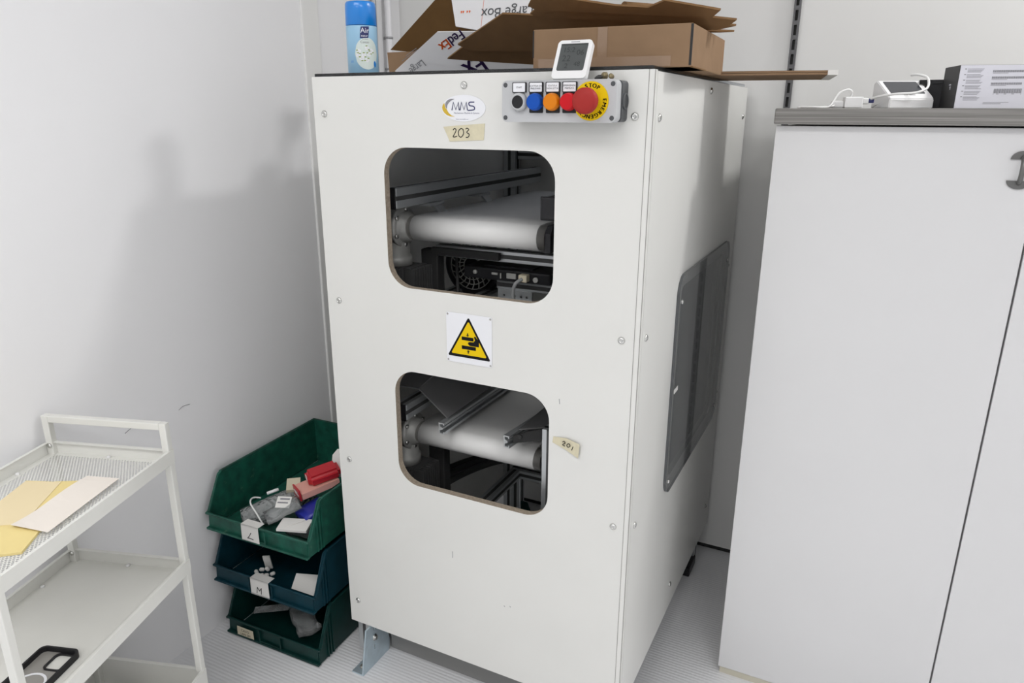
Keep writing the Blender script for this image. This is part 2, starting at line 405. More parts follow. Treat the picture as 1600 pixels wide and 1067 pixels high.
b = bm_new(); box(b, 0.016, W-0.016, D-0.016, D, ZB, ZT-0.004); obj('back_panel', b, 'laminate', mc)
b = bm_new(); box(b, 0.004, W-0.004, 0.004, 0.828, ZT, ZT+0.006, 0.001); obj('top_plate', b, 'topplate', mc, label='dark tinted clear top sheet')

# window pane on the side
b = bm_new(); prism(b, rrect(0.251, 0.778, 0.508, 1.007, 0.04, 8), (W, 0, 0), Y, Z, 0.006, mi_side=1)
wp = obj('window_pane', b, ['acrylic', 'edge'], mc)
for y, z in ((0.275, 0.95), (0.272, 0.54), (0.757, 0.955), (0.757, 0.545)):
    b = bm_new(); lathe(b, (W+0.006, y, z), X, [(0.006, 0), (0.005, 0.002), (0.002, 0.0035)], 14); obj('screw', b, 'screw', wp)
b = bm_new(); box(b, W+0.0062, W+0.0068, 0.262, 0.292, 0.751, 0.761); obj('paper_tab', b, 'paper', mc, label='small white paper tab on the window')

def screw(p, axis, parent=mc):
    b = bm_new(); lathe(b, p, axis, [(0.0068, 0), (0.0066, 0.0012), (0.0052, 0.003), (0.0028, 0.0040), (0.0024, 0.0026)], 18)
    return obj('screw', b, 'screw', parent, smooth=False)
for x, z in ((0.0257, 1.317), (0.345, 1.3666), (0.6607, 1.315), (0.030, 0.938), (0.6574, 0.938), (0.028, 0.564), (0.6597, 0.565), (0.025, 0.183)):
    screw((x, 0, z), -Y)
for y, z in ((0.038, 1.3132), (0.4156, 1.365), (0.811, 1.314), (0.038, 0.937), (0.0387, 0.5557), (0.800, 0.933), (0.800, 0.569), (0.80, 0.203), (0.396, 0.191)):
    screw((W, y, z), X)

# frame posts and rails: slotted aluminium profiles, each one part
def profile(name, x0, x1, y0, y1, z0, z1, ax, parent=mc, m='alu', cap=False):
    b = bm_new(); box(b, x0, x1, y0, y1, z0, z1, 0.0012, 1)
    g = 0.0045; e = 0.0004; xm, ym, zm = (x0+x1)/2, (y0+y1)/2, (z0+z1)/2
    if ax == 'z': box(b, xm-g, xm+g, y0-e, y1+e, z0, z1, mi=1); box(b, x0-e, x1+e, ym-g, ym+g, z0, z1, mi=1)
    if ax == 'y': box(b, x0-e, x1+e, y0, y1, zm-g, zm+g, mi=1); box(b, xm-g, xm+g, y0, y1, z0-e, z1+e, mi=1)
    if ax == 'x': box(b, x0, x1, y0-e, y1+e, zm-g, zm+g, mi=1); box(b, x0, x1, ym-g, ym+g, z0-e, z1+e, mi=1)
    o = obj(name, b, [m, 'aludark'], parent)
    if cap:
        b = bm_new(); box(b, x0-0.001, x1+0.001, y0-0.004, y0-0.0003, z0-0.001, z1+0.001, 0.001, 1); obj('end_cap', b, 'black', o)
    return o
post = profile('frame_post', 0.002, 0.040, 0.020, 0.058, 0.02, 1.37, 'z')
profile('frame_post', 0.640, 0.674, 0.020, 0.058, 0.02, 1.37, 'z'); profile('frame_post', 0.018, 0.056, 0.79, 0.828, 0.02, 1.37, 'z')
profile('frame_post', 0.634, 0.672, 0.79, 0.828, 0.02, 1.37, 'z')
profile('crossbar', 0.06, 0.63, 0.80, 0.83, 1.19, 1.22, 'x')
b = bm_new(); box(b, 0.061, 0.640, 0.074, 0.102, 0.002, 0.114, 0.001); obj('kick_rail', b, 'kick', mc)
# mounting brackets at the feet
def foot_bracket(x, s, y0=-0.040):
    b = bm_new()
    prism(b, [(y0, 0.004), (0.068, 0.004), (0.072, 0.026), (0.054, 0.117), (y0+0.022, 0.117)], (x, 0, 0), Y, Z, 0.004, (ellipse(0.012, 0.104, 0.004, 0.006, 14), ellipse(0.012, 0.05, 0.004, 0.007, 14)), 0)
    box(b, x-0.03 if s < 0 else x, x+0.004 if s < 0 else x+0.034, y0, 0.068, 0.0, 0.004)
    o = obj('foot_bracket', b, 'zinc', mc, label='zinc plated foot bracket')
    b = bm_new(); lathe(b, (x+0.004, 0.012, 0.078), X, [(0.009, 0), (0.009, 0.002), (0.006, 0.0022), (0.006, 0.006)], 6); obj('bolt', b, 'screw', o)
    b = bm_new(); lathe(b, (x-0.014, y0+0.022, 0.004), Z, [(0.008, 0), (0.008, 0.004), (0.005, 0.006)], 6); obj('bolt', b, 'steel', o)
foot_bracket(0.054, -1)
b = bm_new(); box(b, 0.648, 0.676, 0.72, 0.80, 0.0, 0.03, 0.003); obj('foot', b, 'black', mc)
b = bm_new(); box(b, 0.02, 0.05, 0.76, 0.82, 0.0, 0.022, 0.003); obj('foot', b, 'black', mc)
b = bm_new(); box(b, 0.642, 0.672, 0.022, 0.056, 0.0, 0.022, 0.003); obj('foot', b, 'black', mc)

# conveyors: belt + rollers + gearbox + motor
def conveyor(zc, xl, xr, y0, ylen, r=0.0265):
    b = bm_new(); n = 20; ring = []
    prof = [(y0 - r*math.sin(PI*k/n), zc - r*math.cos(PI*k/n)) for k in range(n+1)] + [(y0+ylen + r*math.sin(PI*k/n), zc + r*math.cos(PI*k/n)) for k in range(n+1)]
    prism(b, [(y, z) for y, z in prof], (xl, 0, 0), Y, Z, xr-xl)
    cb = obj('conveyor_belt', b, 'belt', mc)
    for p in cb.data.polygons:
        if abs(p.normal.x) < 0.5: p.use_smooth = True
    b = bm_new(); lathe(b, (xl-0.018, y0, zc), X, [(r-0.004, 0), (r-0.002, 0.004), (r-0.002, xr-xl+0.034)], 32)
    obj('roller', b, 'steel', cb)
    b = bm_new(); prism(b, [(y0-0.020, zc-0.026), (y0+ylen, zc-0.026), (y0+ylen, zc+0.026), (y0-0.006, zc+0.026), (y0-0.020, zc+0.012)], (xr+0.016, 0, 0), Y, Z, 0.012); obj('side_plate', b, 'black', cb)
    g = bm_new()
    lathe(g, (0.050, y0, zc), X, [(0.036, 0), (0.041, 0.004), (0.041, 0.050), (0.044, 0.051), (0.044, 0.059), (0.035, 0.060), (0.032, 0.061), (0.032, 0.070), (0.028, 0.072), (0.027, 0.078)], 36)
    lathe(g, (0.083, y0, zc-0.085), Z, [(0.036, 0), (0.036, 0.02), (0.031, 0.022), (0.031, 0.052)], 30)
    gb = obj('gearbox', g, 'cast', mc)
    for k in range(6):
        a = math.radians(60*k+25); b = bm_new()
        lathe(b, (0.1085, y0+0.0385*math.cos(a), zc+0.0385*math.sin(a)), X, [(0.0055, 0), (0.0055, 0.005), (0.003, 0.006)], 10); obj('bolt', b, 'screw', gb)
    m = bm_new()
    box(m, 0.05, 0.122, y0-0.030, y0+0.042, zc-0.20, zc-0.086, 0.004)
    for k in range(8): box(m, 0.124+0.0*k, 0.150, y0-0.030+0.0098*k, y0-0.026+0.0098*k, zc-0.20, zc-0.088)
    for k in range(7): box(m, 0.054+0.0098*k, 0.058+0.0098*k, y0-0.042, y0-0.028, zc-0.20, zc-0.088)
    box(m, 0.122, 0.136, y0-0.028, y0+0.042, zc-0.20, zc-0.086)
    mo = obj('motor', m, 'motor', mc)
    b = bm_new(); box(b, 0.118, 0.162, y0+0.045, y0+0.075, zc-0.20, zc-0.055, 0.003); obj('terminal_box', b, 'blackm', mo)
    return cb
conveyor(1.082, 0.139, 0.437, 0.14, 0.60)
conveyor(0.594, 0.136, 0.434, 0.145, 0.59)
profile('guide_rail', 0.115, 0.142, 0.065, 0.785, 1.130, 1.172, 'y', cap=True)
profile('guide_rail', 0.470, 0.500, 0.065, 0.785, 1.130, 1.172, 'y', cap=True)
profile('guide_rail', 0.108, 0.138, 0.075, 0.785, 0.652, 0.690, 'y', cap=True)
for y in (0.20, 0.42):
    b = bm_new(); sheet3(b, [(0.143, y, 1.130), (0.143, y+0.03, 1.130), (0.185, y+0.05, 1.075), (0.185, y+0.02, 1.075)], 0.004); box(b, 0.12, 0.15, y-0.02, y+0.04, 1.124, 1.130); obj('rail_brace', b, 'alu', mc)
b = bm_new(); box(b, 0.474, 0.520, 0.055, 0.085, 1.132, 1.172, 0.002); obj('sensor_block', b, 'black', mc)
# below the upper belt
profile('crossbar', 0.155, 0.64, 0.19, 0.22, 1.014, 1.038, 'x')
b = bm_new(); box(b, 0.150, 0.32, 0.178, 0.189, 1.018, 1.034); obj('mounting_strip', b, 'blackm', mc)
b = bm_new(); lathe(b, (0.165, 0.36, 0.965), -Y, [(0.072, 0), (0.076, 0.008), (0.076, 0.022), (0.070, 0.026), (0.060, 0.022), (0.058, 0.004)], 40)
fan = obj('fan', b, 'black', mc)
b = bm_new()
for k in range(20):
    a = 2*PI*k/20; c, s = math.cos(a), math.sin(a)
    box_p = [(0.165+0.022*c, 0.336, 0.965+0.022*s), (0.165+0.042*math.cos(a+0.16), 0.334, 0.965+0.042*math.sin(a+0.16)), (0.165+0.058*c, 0.336, 0.965+0.058*s)]
    tube(b, box_p, 0.0016, 5, 2)
for r in (0.022, 0.034, 0.046, 0.058): tube(b, [(0.165+r*math.cos(2*PI*k/28), 0.335, 0.965+r*math.sin(2*PI*k/28)) for k in range(29)], 0.0013, 5, 1)
obj('fan_grille', b, 'cast', fan)
b = bm_new(); box(b, 0.212, 0.425, 0.215, 0.36, 0.966, 0.992, 0.004); box(b, 0.255, 0.375, 0.235, 0.335, 0.992, 0.995)
ctl = obj('controller_box', b, 'black', mc)
b = bm_new(); lathe(b, (0.243, 0.215, 0.981), -Y, [(0.005, 0), (0.005, 0.004), (0.002, 0.005)], 12); obj('port', b, 'cast', ctl)
b = bm_new(); lathe(b, (0.392, 0.215, 0.977), -Y, [(0.006, 0), (0.006, 0.004), (0.004, 0.004)], 14); obj('port', b, 'cast', ctl)
for x0, x1, z0, z1 in ((0.322, 0.345, 0.974, 0.986), (0.285, 0.300, 0.979, 0.984), (0.306, 0.309, 0.972, 0.984)):
    b = bm_new(); box(b, x0, x1, 0.211, 0.215, z0, z1, 0.001); obj('port', b, 'cast', ctl)
b = bm_new(); box(b, 0.357, 0.377, 0.198, 0.216, 0.972, 0.988, 0.002); obj('plug', b, 'paperc', ctl)
b = bm_new(); tube(b, [(0.366, 0.200, 0.979), (0.356, 0.188, 0.970), (0.350, 0.188, 0.950), (0.352, 0.192, 0.925), (0.362, 0.198, 0.88)], 0.0042); obj('cable', b, 'cableg', ctl)
profile('crossbar', 0.283, 0.64, 0.24, 0.27, 0.942, 0.962, 'x')
b = bm_new(); prism(b, [(0.290, 0.87), (0.374, 0.87), (0.374, 0.943), (0.290, 0.943)], (0, 0.238, 0), X, Z, 0.005, [ellipse(x, 0.93, 0.003, 0.003, 10) for x in (0.305, 0.332, 0.348, 0.362)]); box(b, 0.30, 0.37, 0.20, 0.235, 0.87, 0.915); obj('mounting_plate', b, 'alu', mc)
profile('frame_rail', 0.10, 0.135, 0.28, 0.79, 0.87, 0.905, 'y'); profile('frame_rail', 0.20, 0.24, 0.25, 0.79, 0.875, 0.91, 'y')
b = bm_new(); tube(b, [(0.150, 0.30, 1.03), (0.150, 0.29, 1.00), (0.162, 0.27, 0.96), (0.166, 0.265, 0.92), (0.162, 0.265, 0.88)], 0.0042); obj('cable', b, 'rubber', mc)
# lower conveyor: guide arms and dark guard sheets
def arm(x0, y0, x1, y1, z):
    b = bm_new(); d = Vector((x1-x0, y1-y0, 0)); L = d.length; d.normalize(); s = Vector((d.y, -d.x, 0))
    prism(b, [(0, 0), (0.014, 0), (0.014, 0.006), (0.011, 0.006), (0.011, 0.003), (0.003, 0.003), (0.003, 0.009), (0.010, 0.012), (0.010, 0.016), (0.003, 0.019), (0.003, 0.025), (0.011, 0.025), (0.011, 0.022), (0.014, 0.022), (0.014, 0.028), (0, 0.028)], (x0, y0, z), s, Z, -L)
    return obj('guide_arm', b, 'alu', mc)
arm(0.217, 0.085, 0.222, 0.60, 0.632); arm(0.388, 0.07, 0.432, 0.45, 0.643)
b = bm_new()
sheet3(b, [(0.060, 0.11, 0.716), (0.150, 0.11, 0.718), (0.165, 0.46, 0.80), (0.060, 0.46, 0.80)], 0.003)
sheet3(b, [(0.150, 0.11, 0.718), (0.224, 0.11, 0.660), (0.224, 0.60, 0.662), (0.165, 0.46, 0.80)], 0.003)
obj('guard_sheet', b, 'guard', mc, label='bent dark guard sheet')
b = bm_new(); sheet3(b, [(0.404, 0.11, 0.672), (0.404, 0.42, 0.672), (0.53, 0.42, 0.700), (0.53, 0.13, 0.700)], 0.003); obj('guard_sheet', b, 'guard', mc)
b = bm_new(); prism(b, [(0.0, 0.0), (0.07, 0.012), (0.10, 0.035), (0.10, 0.045), (0.03, 0.028), (0.0, 0.016)], (0.404, 0.085, 0.652), Vector((0.95, 0.3, 0)).normalized(), Z, 0.006); lathe(b, (0.424, 0.078, 0.672), -Y, [(0.005, 0), (0.005, 0.005)], 8); obj('clamp', b, 'blackm', mc)
b = bm_new(); lathe(b, (0.098, 0.105, 0.713), -Y, [(0.005, 0), (0.004, 0.004)], 10); obj('bolt', b, 'screw', mc)
# lower frame seen under the belt
profile('frame_post', 0.474, 0.505, 0.075, 0.105, 0.25, 0.70, 'z')
profile('crossbar', 0.19, 0.64, 0.50, 0.53, 0.322, 0.348, 'x'); profile('frame_rail', 0.19, 0.22, 0.05, 0.50, 0.322, 0.348, 'y'); profile('frame_post', 0.19, 0.22, 0.50, 0.53, 0.04, 0.322, 'z')
for dx in (0.0, -0.03, -0.055):
    b = bm_new(); tube(b, [(0.21+dx, 0.56, 0.36), (0.16+dx, 0.46, 0.38), (0.12+dx, 0.32, 0.39), (0.10+dx, 0.18, 0.385), (0.09+dx, 0.08, 0.35)], 0.009); obj('hose', b, 'rubber', mc)
b = bm_new(); prism(b, [(0, 0), (0.09, 0), (0.02, 0.19), (0, 0.19)], (0.223, 0.505, 0.06), X, Z, 0.004); obj('gusset', b, 'bind', mc)

# sticker, tapes, warning sign
def flat(parent, name, outline, mats, y=-0.0004, th=0.0006, **k):
    b = bm_new(); prism(b, outline, (0, y+0.0002, 0), X, Z, th+0.0002); return obj(name, b, mats, parent, **k)
cx, cz = 0.3436, 1.3278
lg = flat(mc, 'logo_sticker', ellipse(cx, cz, 0.0450, 0.0228, 56), 'white', label='white oval maker sticker')
def crescent(a0, a1, R1, R2, off, n=18, sx=1.0, sz=1.0, c=(0, 0)):
    p = [(c[0]+R1*sx*math.cos(a0+(a1-a0)*k/n), c[1]+R1*sz*math.sin(a0+(a1-a0)*k/n)) for k in range(n+1)]
    q = [(c[0]+off+R2*sx*math.cos(a0+(a1-a0)*k/n), c[1]+R2*sz*math.sin(a0+(a1-a0)*k/n)) for k in range(n+1)]
    return p + q[::-1]
b = bm_new()
def lpt(L): return [(cx+(x-440)*0.000136, cz-(y-470)*0.000112) for x, y in L]
prism(b, lpt([(150, 388), (125, 420), (115, 460), (122, 500), (145, 540), (185, 575), (235, 595), (310, 600), (255, 580), (215, 545), (195, 510), (186, 490), (168, 470), (158, 440), (153, 410)])[::-1], (0, -0.0009, 0), X, Z, 0.0004, mi=0)
prism(b, lpt([(310, 330), (250, 328), (205, 345), (175, 375), (163, 410), (168, 450), (186, 485), (190, 450), (200, 415), (225, 380), (260, 352)])[::-1], (0, -0.0010, 0), X, Z, 0.0004, mi=1)
obj('crescent_mark', b, ['gold', 'inkg'], lg)
b = bm_new(); so = (cx-0.0238, -0.0010, cz-0.0036)
for L_, kk in (([(0, 0), (0.003, 0.0145), (0.0075, 0.001), (0.0128, 0.0145), (0.0138, 0)], 1), ([(0.0155, 0), (0.0185, 0.0145), (0.0230, 0.001), (0.0278, 0.0145), (0.0296, 0)], 1),
               ([(0.0425, 0.0145), (0.0345, 0.0145), (0.0325, 0.0125), (0.0335, 0.0085), (0.040, 0.0074), (0.0427, 0.005), (0.0417, 0.001), (0.0305, -0.0002)], 3)):
    strokes(b, [[(x*1.09, y*0.95) for x, y in L_]], so, X, Z, 0.00105, kk)
text(b, 'Mechatronic Machine & Systems', (cx+0.0065, -0.0009, cz-0.0085), X, Z, 0.0040, 0.0002)
text(b, 'www.mms-mobile.com', (cx-0.003, -0.0009, cz-0.0188), X, Z, 0.0028, 0.0002)
obj('lettering', b, 'navy', lg)
tp = flat(mc, 'tape_label', [(0.3005, 1.2955), (0.345, 1.2990), (0.3869, 1.3018), (0.3855, 1.287), (0.3841, 1.2734), (0.35, 1.2718), (0.3135, 1.2698), (0.309, 1.280)], 'tape', label='masking tape strip with handwritten 203')
b = bm_new(); so = (0.3215, -0.0011, 1.2775)
strokes(b, [[(0.000, 0.0125), (0.003, 0.0155), (0.0062, 0.0125), (0.003, 0.006), (-0.0003, 0.0012), (0.003, 0.0005), (0.008, 0.002)],
            [(0.0165, 0.0155), (0.0115, 0.011), (0.0118, 0.003), (0.0165, 0.0005), (0.0215, 0.006), (0.0208, 0.0135), (0.0165, 0.0158)],
            [(0.0262, 0.0145), (0.0295, 0.0162), (0.0325, 0.0135), (0.0285, 0.0090), (0.0335, 0.0055), (0.0315, 0.001), (0.0265, 0.0002)]], so, X, Z, 0.0008, 5)
obj('lettering', b, 'ink', tp)
b = bm_new()
sheet3(b, [(0.5315, -0.0006, 0.7268), (0.5600, -0.0035, 0.7300), (0.5885, -0.003, 0.7240), (0.5862, -0.001, 0.6945), (0.556, -0.0045, 0.7065), (0.5300, -0.0006, 0.7140)], 0.0005)
tp = obj('tape_label', b, 'tape', mc, label='peeling masking tape scrap with 201')
b = bm_new(); so = (0.551, -0.0056, 0.7165); u2, v2 = Vector((0.95, 0.02, -0.31)).normalized(), Vector((0.31, 0, 0.95)).normalized()
strokes(b, [[(0.000, 0.0055), (0.0025, 0.0085), (0.006, 0.006), (0.002, 0.0005), (0.0075, 0.0)], [(0.013, 0.009), (0.0100, 0.005), (0.013, 0.0008), (0.0168, 0.005), (0.0135, 0.009)], [(0.0225, 0.0075), (0.0225, -0.001)]], so, u2, v2, 0.0007, 4)
obj('lettering', b, 'ink', tp)
sg = flat(mc, 'warning_sign', rrect(0.2973, 0.3992, 0.845, 0.947, 0.004, 3), 'white', th=0.0012, label='white hand crush warning plate with yellow triangle')
def on_sign(name, polys, m, y, parent=sg):
    b = bm_new()
    for p in polys: prism(b, p, (0, y, 0), X, Z, 0.0004)
    return obj(name, b, m, parent)
def tri(cx, cz, s):   # triangle with a small corner cut
    pts = [(-0.0485, -0.0395), (0.0485, -0.0395), (0, 0.0445)]; out = []
    for i in range(3):
        p = Vector(pts[i]); a = Vector(pts[i-1]); c2 = Vector(pts[(i+1) % 3])
        out += [tuple(p+(a-p).normalized()*0.003), tuple(p+(c2-p).normalized()*0.003)]
    return [(cx+x*s, cz+z*s) for x, z in out]
on_sign('triangle_border', [tri(0.3480, 0.8970, 1.0)], 'ink', -0.0014)
on_sign('triangle', [tri(0.3480, 0.8962, 0.83)], 'yellow', -0.0018)
q = (0.349, 0.8852)
on_sign('pictogram', [[(q[0]-0.0165, q[1]+0.0085), (q[0]+0.010, q[1]+0.0085), (q[0]+0.010, q[1]+0.0155), (q[0]-0.0165, q[1]+0.0155)],
    [(q[0]-0.0165, q[1]-0.0100), (q[0]+0.015, q[1]-0.0100), (q[0]+0.015, q[1]-0.0028), (q[0]-0.0165, q[1]-0.0028)],
    [(q[0]-0.002, q[1]+0.0015), (q[0]+0.0015, q[1]-0.0015), (q[0]+0.022, q[1]-0.0015), (q[0]+0.022, q[1]+0.010), (q[0]+0.014, q[1]+0.019), (q[0]+0.011, q[1]+0.018), (q[0]+0.0135, q[1]+0.0115), (q[0]+0.0105, q[1]+0.007), (q[0], q[1]+0.006), (q[0]-0.0025, q[1]+0.004)],
    [(q[0]-0.003, q[1]+0.0165), (q[0]+0.0005, q[1]+0.0195), (q[0]-0.0018, q[1]+0.0195), (q[0]-0.0018, q[1]+0.0235), (q[0]-0.0042, q[1]+0.0235), (q[0]-0.0042, q[1]+0.0195), (q[0]-0.0065, q[1]+0.0195)],
    [(q[0]-0.002, q[1]-0.0110), (q[0]-0.0055, q[1]-0.0140), (q[0]-0.0032, q[1]-0.0140), (q[0]-0.0032, q[1]-0.018), (q[0]-0.0008, q[1]-0.018), (q[0]-0.0008, q[1]-0.0140), (q[0]+0.0015, q[1]-0.0140)]], 'ink', -0.0022)
b = bm_new()
for x in (0.3005, 0.396):
    for z in (0.849, 0.943): lathe(b, (x, -0.0012, z), -Y, [(0.0024, 0), (0.0018, 0.0012)], 10)
obj('rivet', b, 'steel', sg)

for pts in ([(0.298, -0.0002, 0.402), (0.2985, -0.0002, 0.394), (0.298, -0.0002, 0.386)], [(0.542, -0.0002, 0.806), (0.543, -0.0002, 0.796)], [(0.425, -0.0002, 0.305), (0.427, -0.0002, 0.303)], [(0.4395, -0.0002, 0.309), (0.4405, -0.0002, 0.306)]):
    b = bm_new(); tube(b, pts, 0.0006, 5, 2); obj('scuff_mark', b, 'inkg', mc)
# control box
CX0, CX1, CZ0, CZ1, CF = 0.4465, 0.6455, 1.3055, 1.3705, -0.052
b = bm_new(); prism(b, rrect(CX0+0.004, CX1+0.002, CZ0+0.001, CZ1-0.001, 0.006, 4), (0, 0.0, 0), X, Z, 0.028)
cb_ = obj('control_box', b, 'ctrldark', mc, label='grey push button control station')
b = bm_new(); prism(b, rrect(CX0, CX1, CZ0, CZ1, 0.009, 6), (0, -0.026, 0), X, Z, 0.024)
bmesh.ops.bevel(b, geom=[e for e in b.edges if all(abs(v.co.y-CF+0.002) < 1e-4 for v in e.verts) and len(e.link_faces) == 2 and e.calc_face_angle(0) > 0.8], offset=0.003, segments=3, affect='EDGES')
obj('cover', b, 'ctrl', cb_)
b = bm_new(); lathe(b, (CX1+0.001, -0.014, 1.338), X, [(0.013, 0), (0.013, 0.003), (0.010, 0.0032), (0.010, 0.0015)], 24); obj('cable_knockout', b, 'ctrldark', cb_)
FY = CF+0.002-0.0001
b = bm_new()
for x in (CX0+0.0065, CX1-0.0065):
    for z in (CZ0+0.007, CZ1-0.007): lathe(b, (x, FY+0.0005, z), -Y, [(0.0040, 0), (0.0036, 0.001), (0.002, 0.0006)], 14)
obj('cover_screw', b, 'ctrldark', cb_)
bx = [0.4795, 0.5095, 0.5390, 0.5680]
labels = [['START'], ['SCATOLA DA', 'PRELEVARE'], ['SCATOLA', 'NON LETTA'], ['EMERGENZA', 'PREMUTA']]
for i, x in enumerate(bx):
    b = bm_new(); prism(b, rrect(x-0.0125, x+0.0125, 1.3515, 1.3675, 0.0015, 3), (0, FY, 0), X, Z, 0.003)
    if i: box(b, x-0.0122, x+0.0122, FY-0.0015, FY, 1.320, 1.3525, 0.001, 1)
    obj('label_holder', b, 'black', cb_)
    b = bm_new(); prism(b, rrect(x-0.0107, x+0.0107, 1.3526, 1.3664, 0.001, 2), (0, FY-0.003, 0), X, Z, 0.0005); obj('label_insert', b, 'white', cb_)
    b = bm_new()
    for k, s in enumerate(labels[i]): text(b, s, (x, FY-0.0036, 1.3595+(0.002-0.004*k if len(labels[i]) > 1 else 0)), X, Z, 0.0036, 0.0002)
    obj('lettering', b, 'ink', cb_)
    b = bm_new()
    if i == 0:
        lathe(b, (x, FY, 1.337), -Y, [(0.0145, 0), (0.0145, 0.005), (0.012, 0.0095), (0.0102, 0.0095), (0.0100, 0.008)], 32); o = obj('push_button', b, 'ctrl', cb_)
        b = bm_new(); lathe(b, (x, FY-0.006, 1.337), -Y, [(0.0102, 0), (0.0102, 0.003), (0.0092, 0.004)], 28); obj('button_cap', b, 'black', cb_, label='black start button')
    else:
        lathe(b, (x, FY, 1.337), -Y, [(0.0138, 0), (0.0138, 0.006), (0.0125, 0.012), (0.0113, 0.0145), (0.0108, 0.014)], 32)
        o = obj('indicator_lamp', b, ('blue', 'orange', 'red')[i-1], cb_, label=('blue', 'orange', 'red')[i-1]+' indicator lamp')
ex, ez = 0.6035, 1.338
b = bm_new(); lathe(b, (ex, FY, ez), -Y, [(0.0295, 0), (0.0295, 0.0012)], 48); obj('emergency_disc', b, 'yellow', cb_)
b = bm_new()
def ring_text(s, a_mid, R, size, step):
    for k, ch in enumerate(s):
        a = math.radians(a_mid - step*(k-(len(s)-1)/2)); d = Vector((math.cos(a), 0, math.sin(a))); t = Vector((math.sin(a), 0, -math.cos(a)))
        text(b, ch, Vector((ex, FY-0.0012, ez))+d*R, t, d, size, 0.0003, bold=0.0004)
ring_text('STOP', 84, 0.0232, 0.0088, 17); ring_text('EMERGENCY', -64, 0.0232, 0.0088, 17)
obj('lettering', b, 'ink', cb_)
b = bm_new(); lathe(b, (ex, FY-0.001, ez), -Y, [(0.0130, 0), (0.0130, 0.014), (0.0190, 0.0165), (0.0200, 0.021), (0.0195, 0.0285), (0.0175, 0.0312), (0.009, 0.0325), (0.001, 0.0328)], 40)
obj('emergency_button', b, 'mush', cb_, label='red mushroom stop button')

# ------------------------------------------------------------------ things on the machine
TOP = ZT+0.006
cn = thing('spray_can', 'blue capped air freshener spray can standing on the machine top', 'spray can', (0.058, 0.085, TOP))
cc = (0.0600, 0.088)
b = bm_new(); lathe(b, (*cc, TOP), Z, [(0.0285, 0), (0.0305, 0.002), (0.0305, 0.089), (0.0298, 0.091)], 48); can = obj('can_body', b, 'canlt', cn)
b = bm_new(); lathe(b, (*cc, TOP+0.0915), Z, [(0.0298, 0), (0.0305, 0.001), (0.0302, 0.030), (0.0296, 0.040), (0.0275, 0.0435), (0.019, 0.045), (0.001, 0.0452)], 48); obj('cap', b, 'canblue', cn)
def on_can(bm, poly, r, z0, a0, mi=0):   # 2D patch wrapped round the can: x = arc length
    P = []
    for x, z in poly: P.append(bm.verts.new((cc[0]+r*math.cos(a0+x/0.0305), cc[1]+r*math.sin(a0+x/0.0305), z0+z)))
    f = bm.faces.new(P); f.material_index = mi
def can_strip(bm, poly, r, z0, a0, mi=0):
    xs = [p[0] for p in poly]; n = 14; x0, x1 = min(xs), max(xs)
    for k in range(n):
        xa, xb = x0+(x1-x0)*k/n, x0+(x1-x0)*(k+1)/n
        def span(x):
            zz = []
            for i in range(len(poly)):
                (ax_, az), (bx_, bz) = poly[i], poly[(i+1) % len(poly)]
                if (ax_-x)*(bx_-x) <= 0 and ax_ != bx_: zz.append(az+(bz-az)*(x-ax_)/(bx_-ax_))
            return (min(zz), max(zz)) if zz else (0, 0)
        a, c = span(xa+1e-7), span(xb-1e-7)
        on_can(bm, [(xa, a[0]), (xb, c[0]), (xb, c[1]), (xa, a[1])], r, z0, a0, mi)
af = math.atan2(-1.26, 0.96)+0.13      # the printed front of the can
b = bm_new(); can_strip(b, ellipse(0.005, 0.039, 0.0245, 0.0295, 36), 0.0308, TOP, af); obj('label_oval', b, 'canwhite', can)
b = bm_new(); can_strip(b, [(-0.008, 0.067), (-0.006, 0.088), (0.011, 0.089), (0.009, 0.068)], 0.0311, TOP, af); obj('brand_patch', b, 'navy', can)
def can_text(bm, s, size, x0, z0, mi=0, r=0.0313):
    vs, fs = text_verts(s, size); V = [bm.verts.new((cc[0]+r*math.cos(af+(x0+p.x)/0.0305), cc[1]+r*math.sin(af+(x0+p.x)/0.0305), TOP+z0+p.y)) for p in vs]
    for f in fs: bm.faces.new([V[i] for i in f]).material_index = mi
b = bm_new(); can_text(b, 'Air', 0.013, 0.002, 0.081, 0); can_text(b, 'natur', 0.006, 0.001, 0.0715, 0); can_text(b, 'Coton', 0.0065, 0.001, 0.060, 1); can_text(b, 'X1', 0.006, -0.026, 0.024, 2); can_text(b, 'by nature', 0.003, 0.002, 0.0655, 1)
obj('lettering', b, ['white', 'inkg', 'canblue'], can)
b = bm_new()
for px_, pz_ in ((-0.011, 0.043), (-0.006, 0.030), (0.005, 0.049), (0.0085, 0.038), (0.014, 0.044), (0.004, 0.027), (-0.002, 0.036), (-0.013, 0.036)):
    for k in range(5):
        a = 2*PI*k/5+px_*300; on_can(b, ellipse(px_+0.0028*math.cos(a), pz_+0.0028*math.sin(a), 0.002, 0.0018, 8), 0.0311, TOP, af, 0)
    for k in range(2):
        a = k*2.4+pz_*500; on_can(b, ellipse(px_+0.0042*math.cos(a), pz_+0.0042*math.sin(a), 0.0022, 0.0010, 8), 0.0312, TOP, af, 1)
on_can(b, ellipse(0.021, 0.020, 0.003, 0.006, 10), 0.0312, TOP, af, 2)
obj('flower_print', b, ['white', 'leaf', 'canblue'], can)

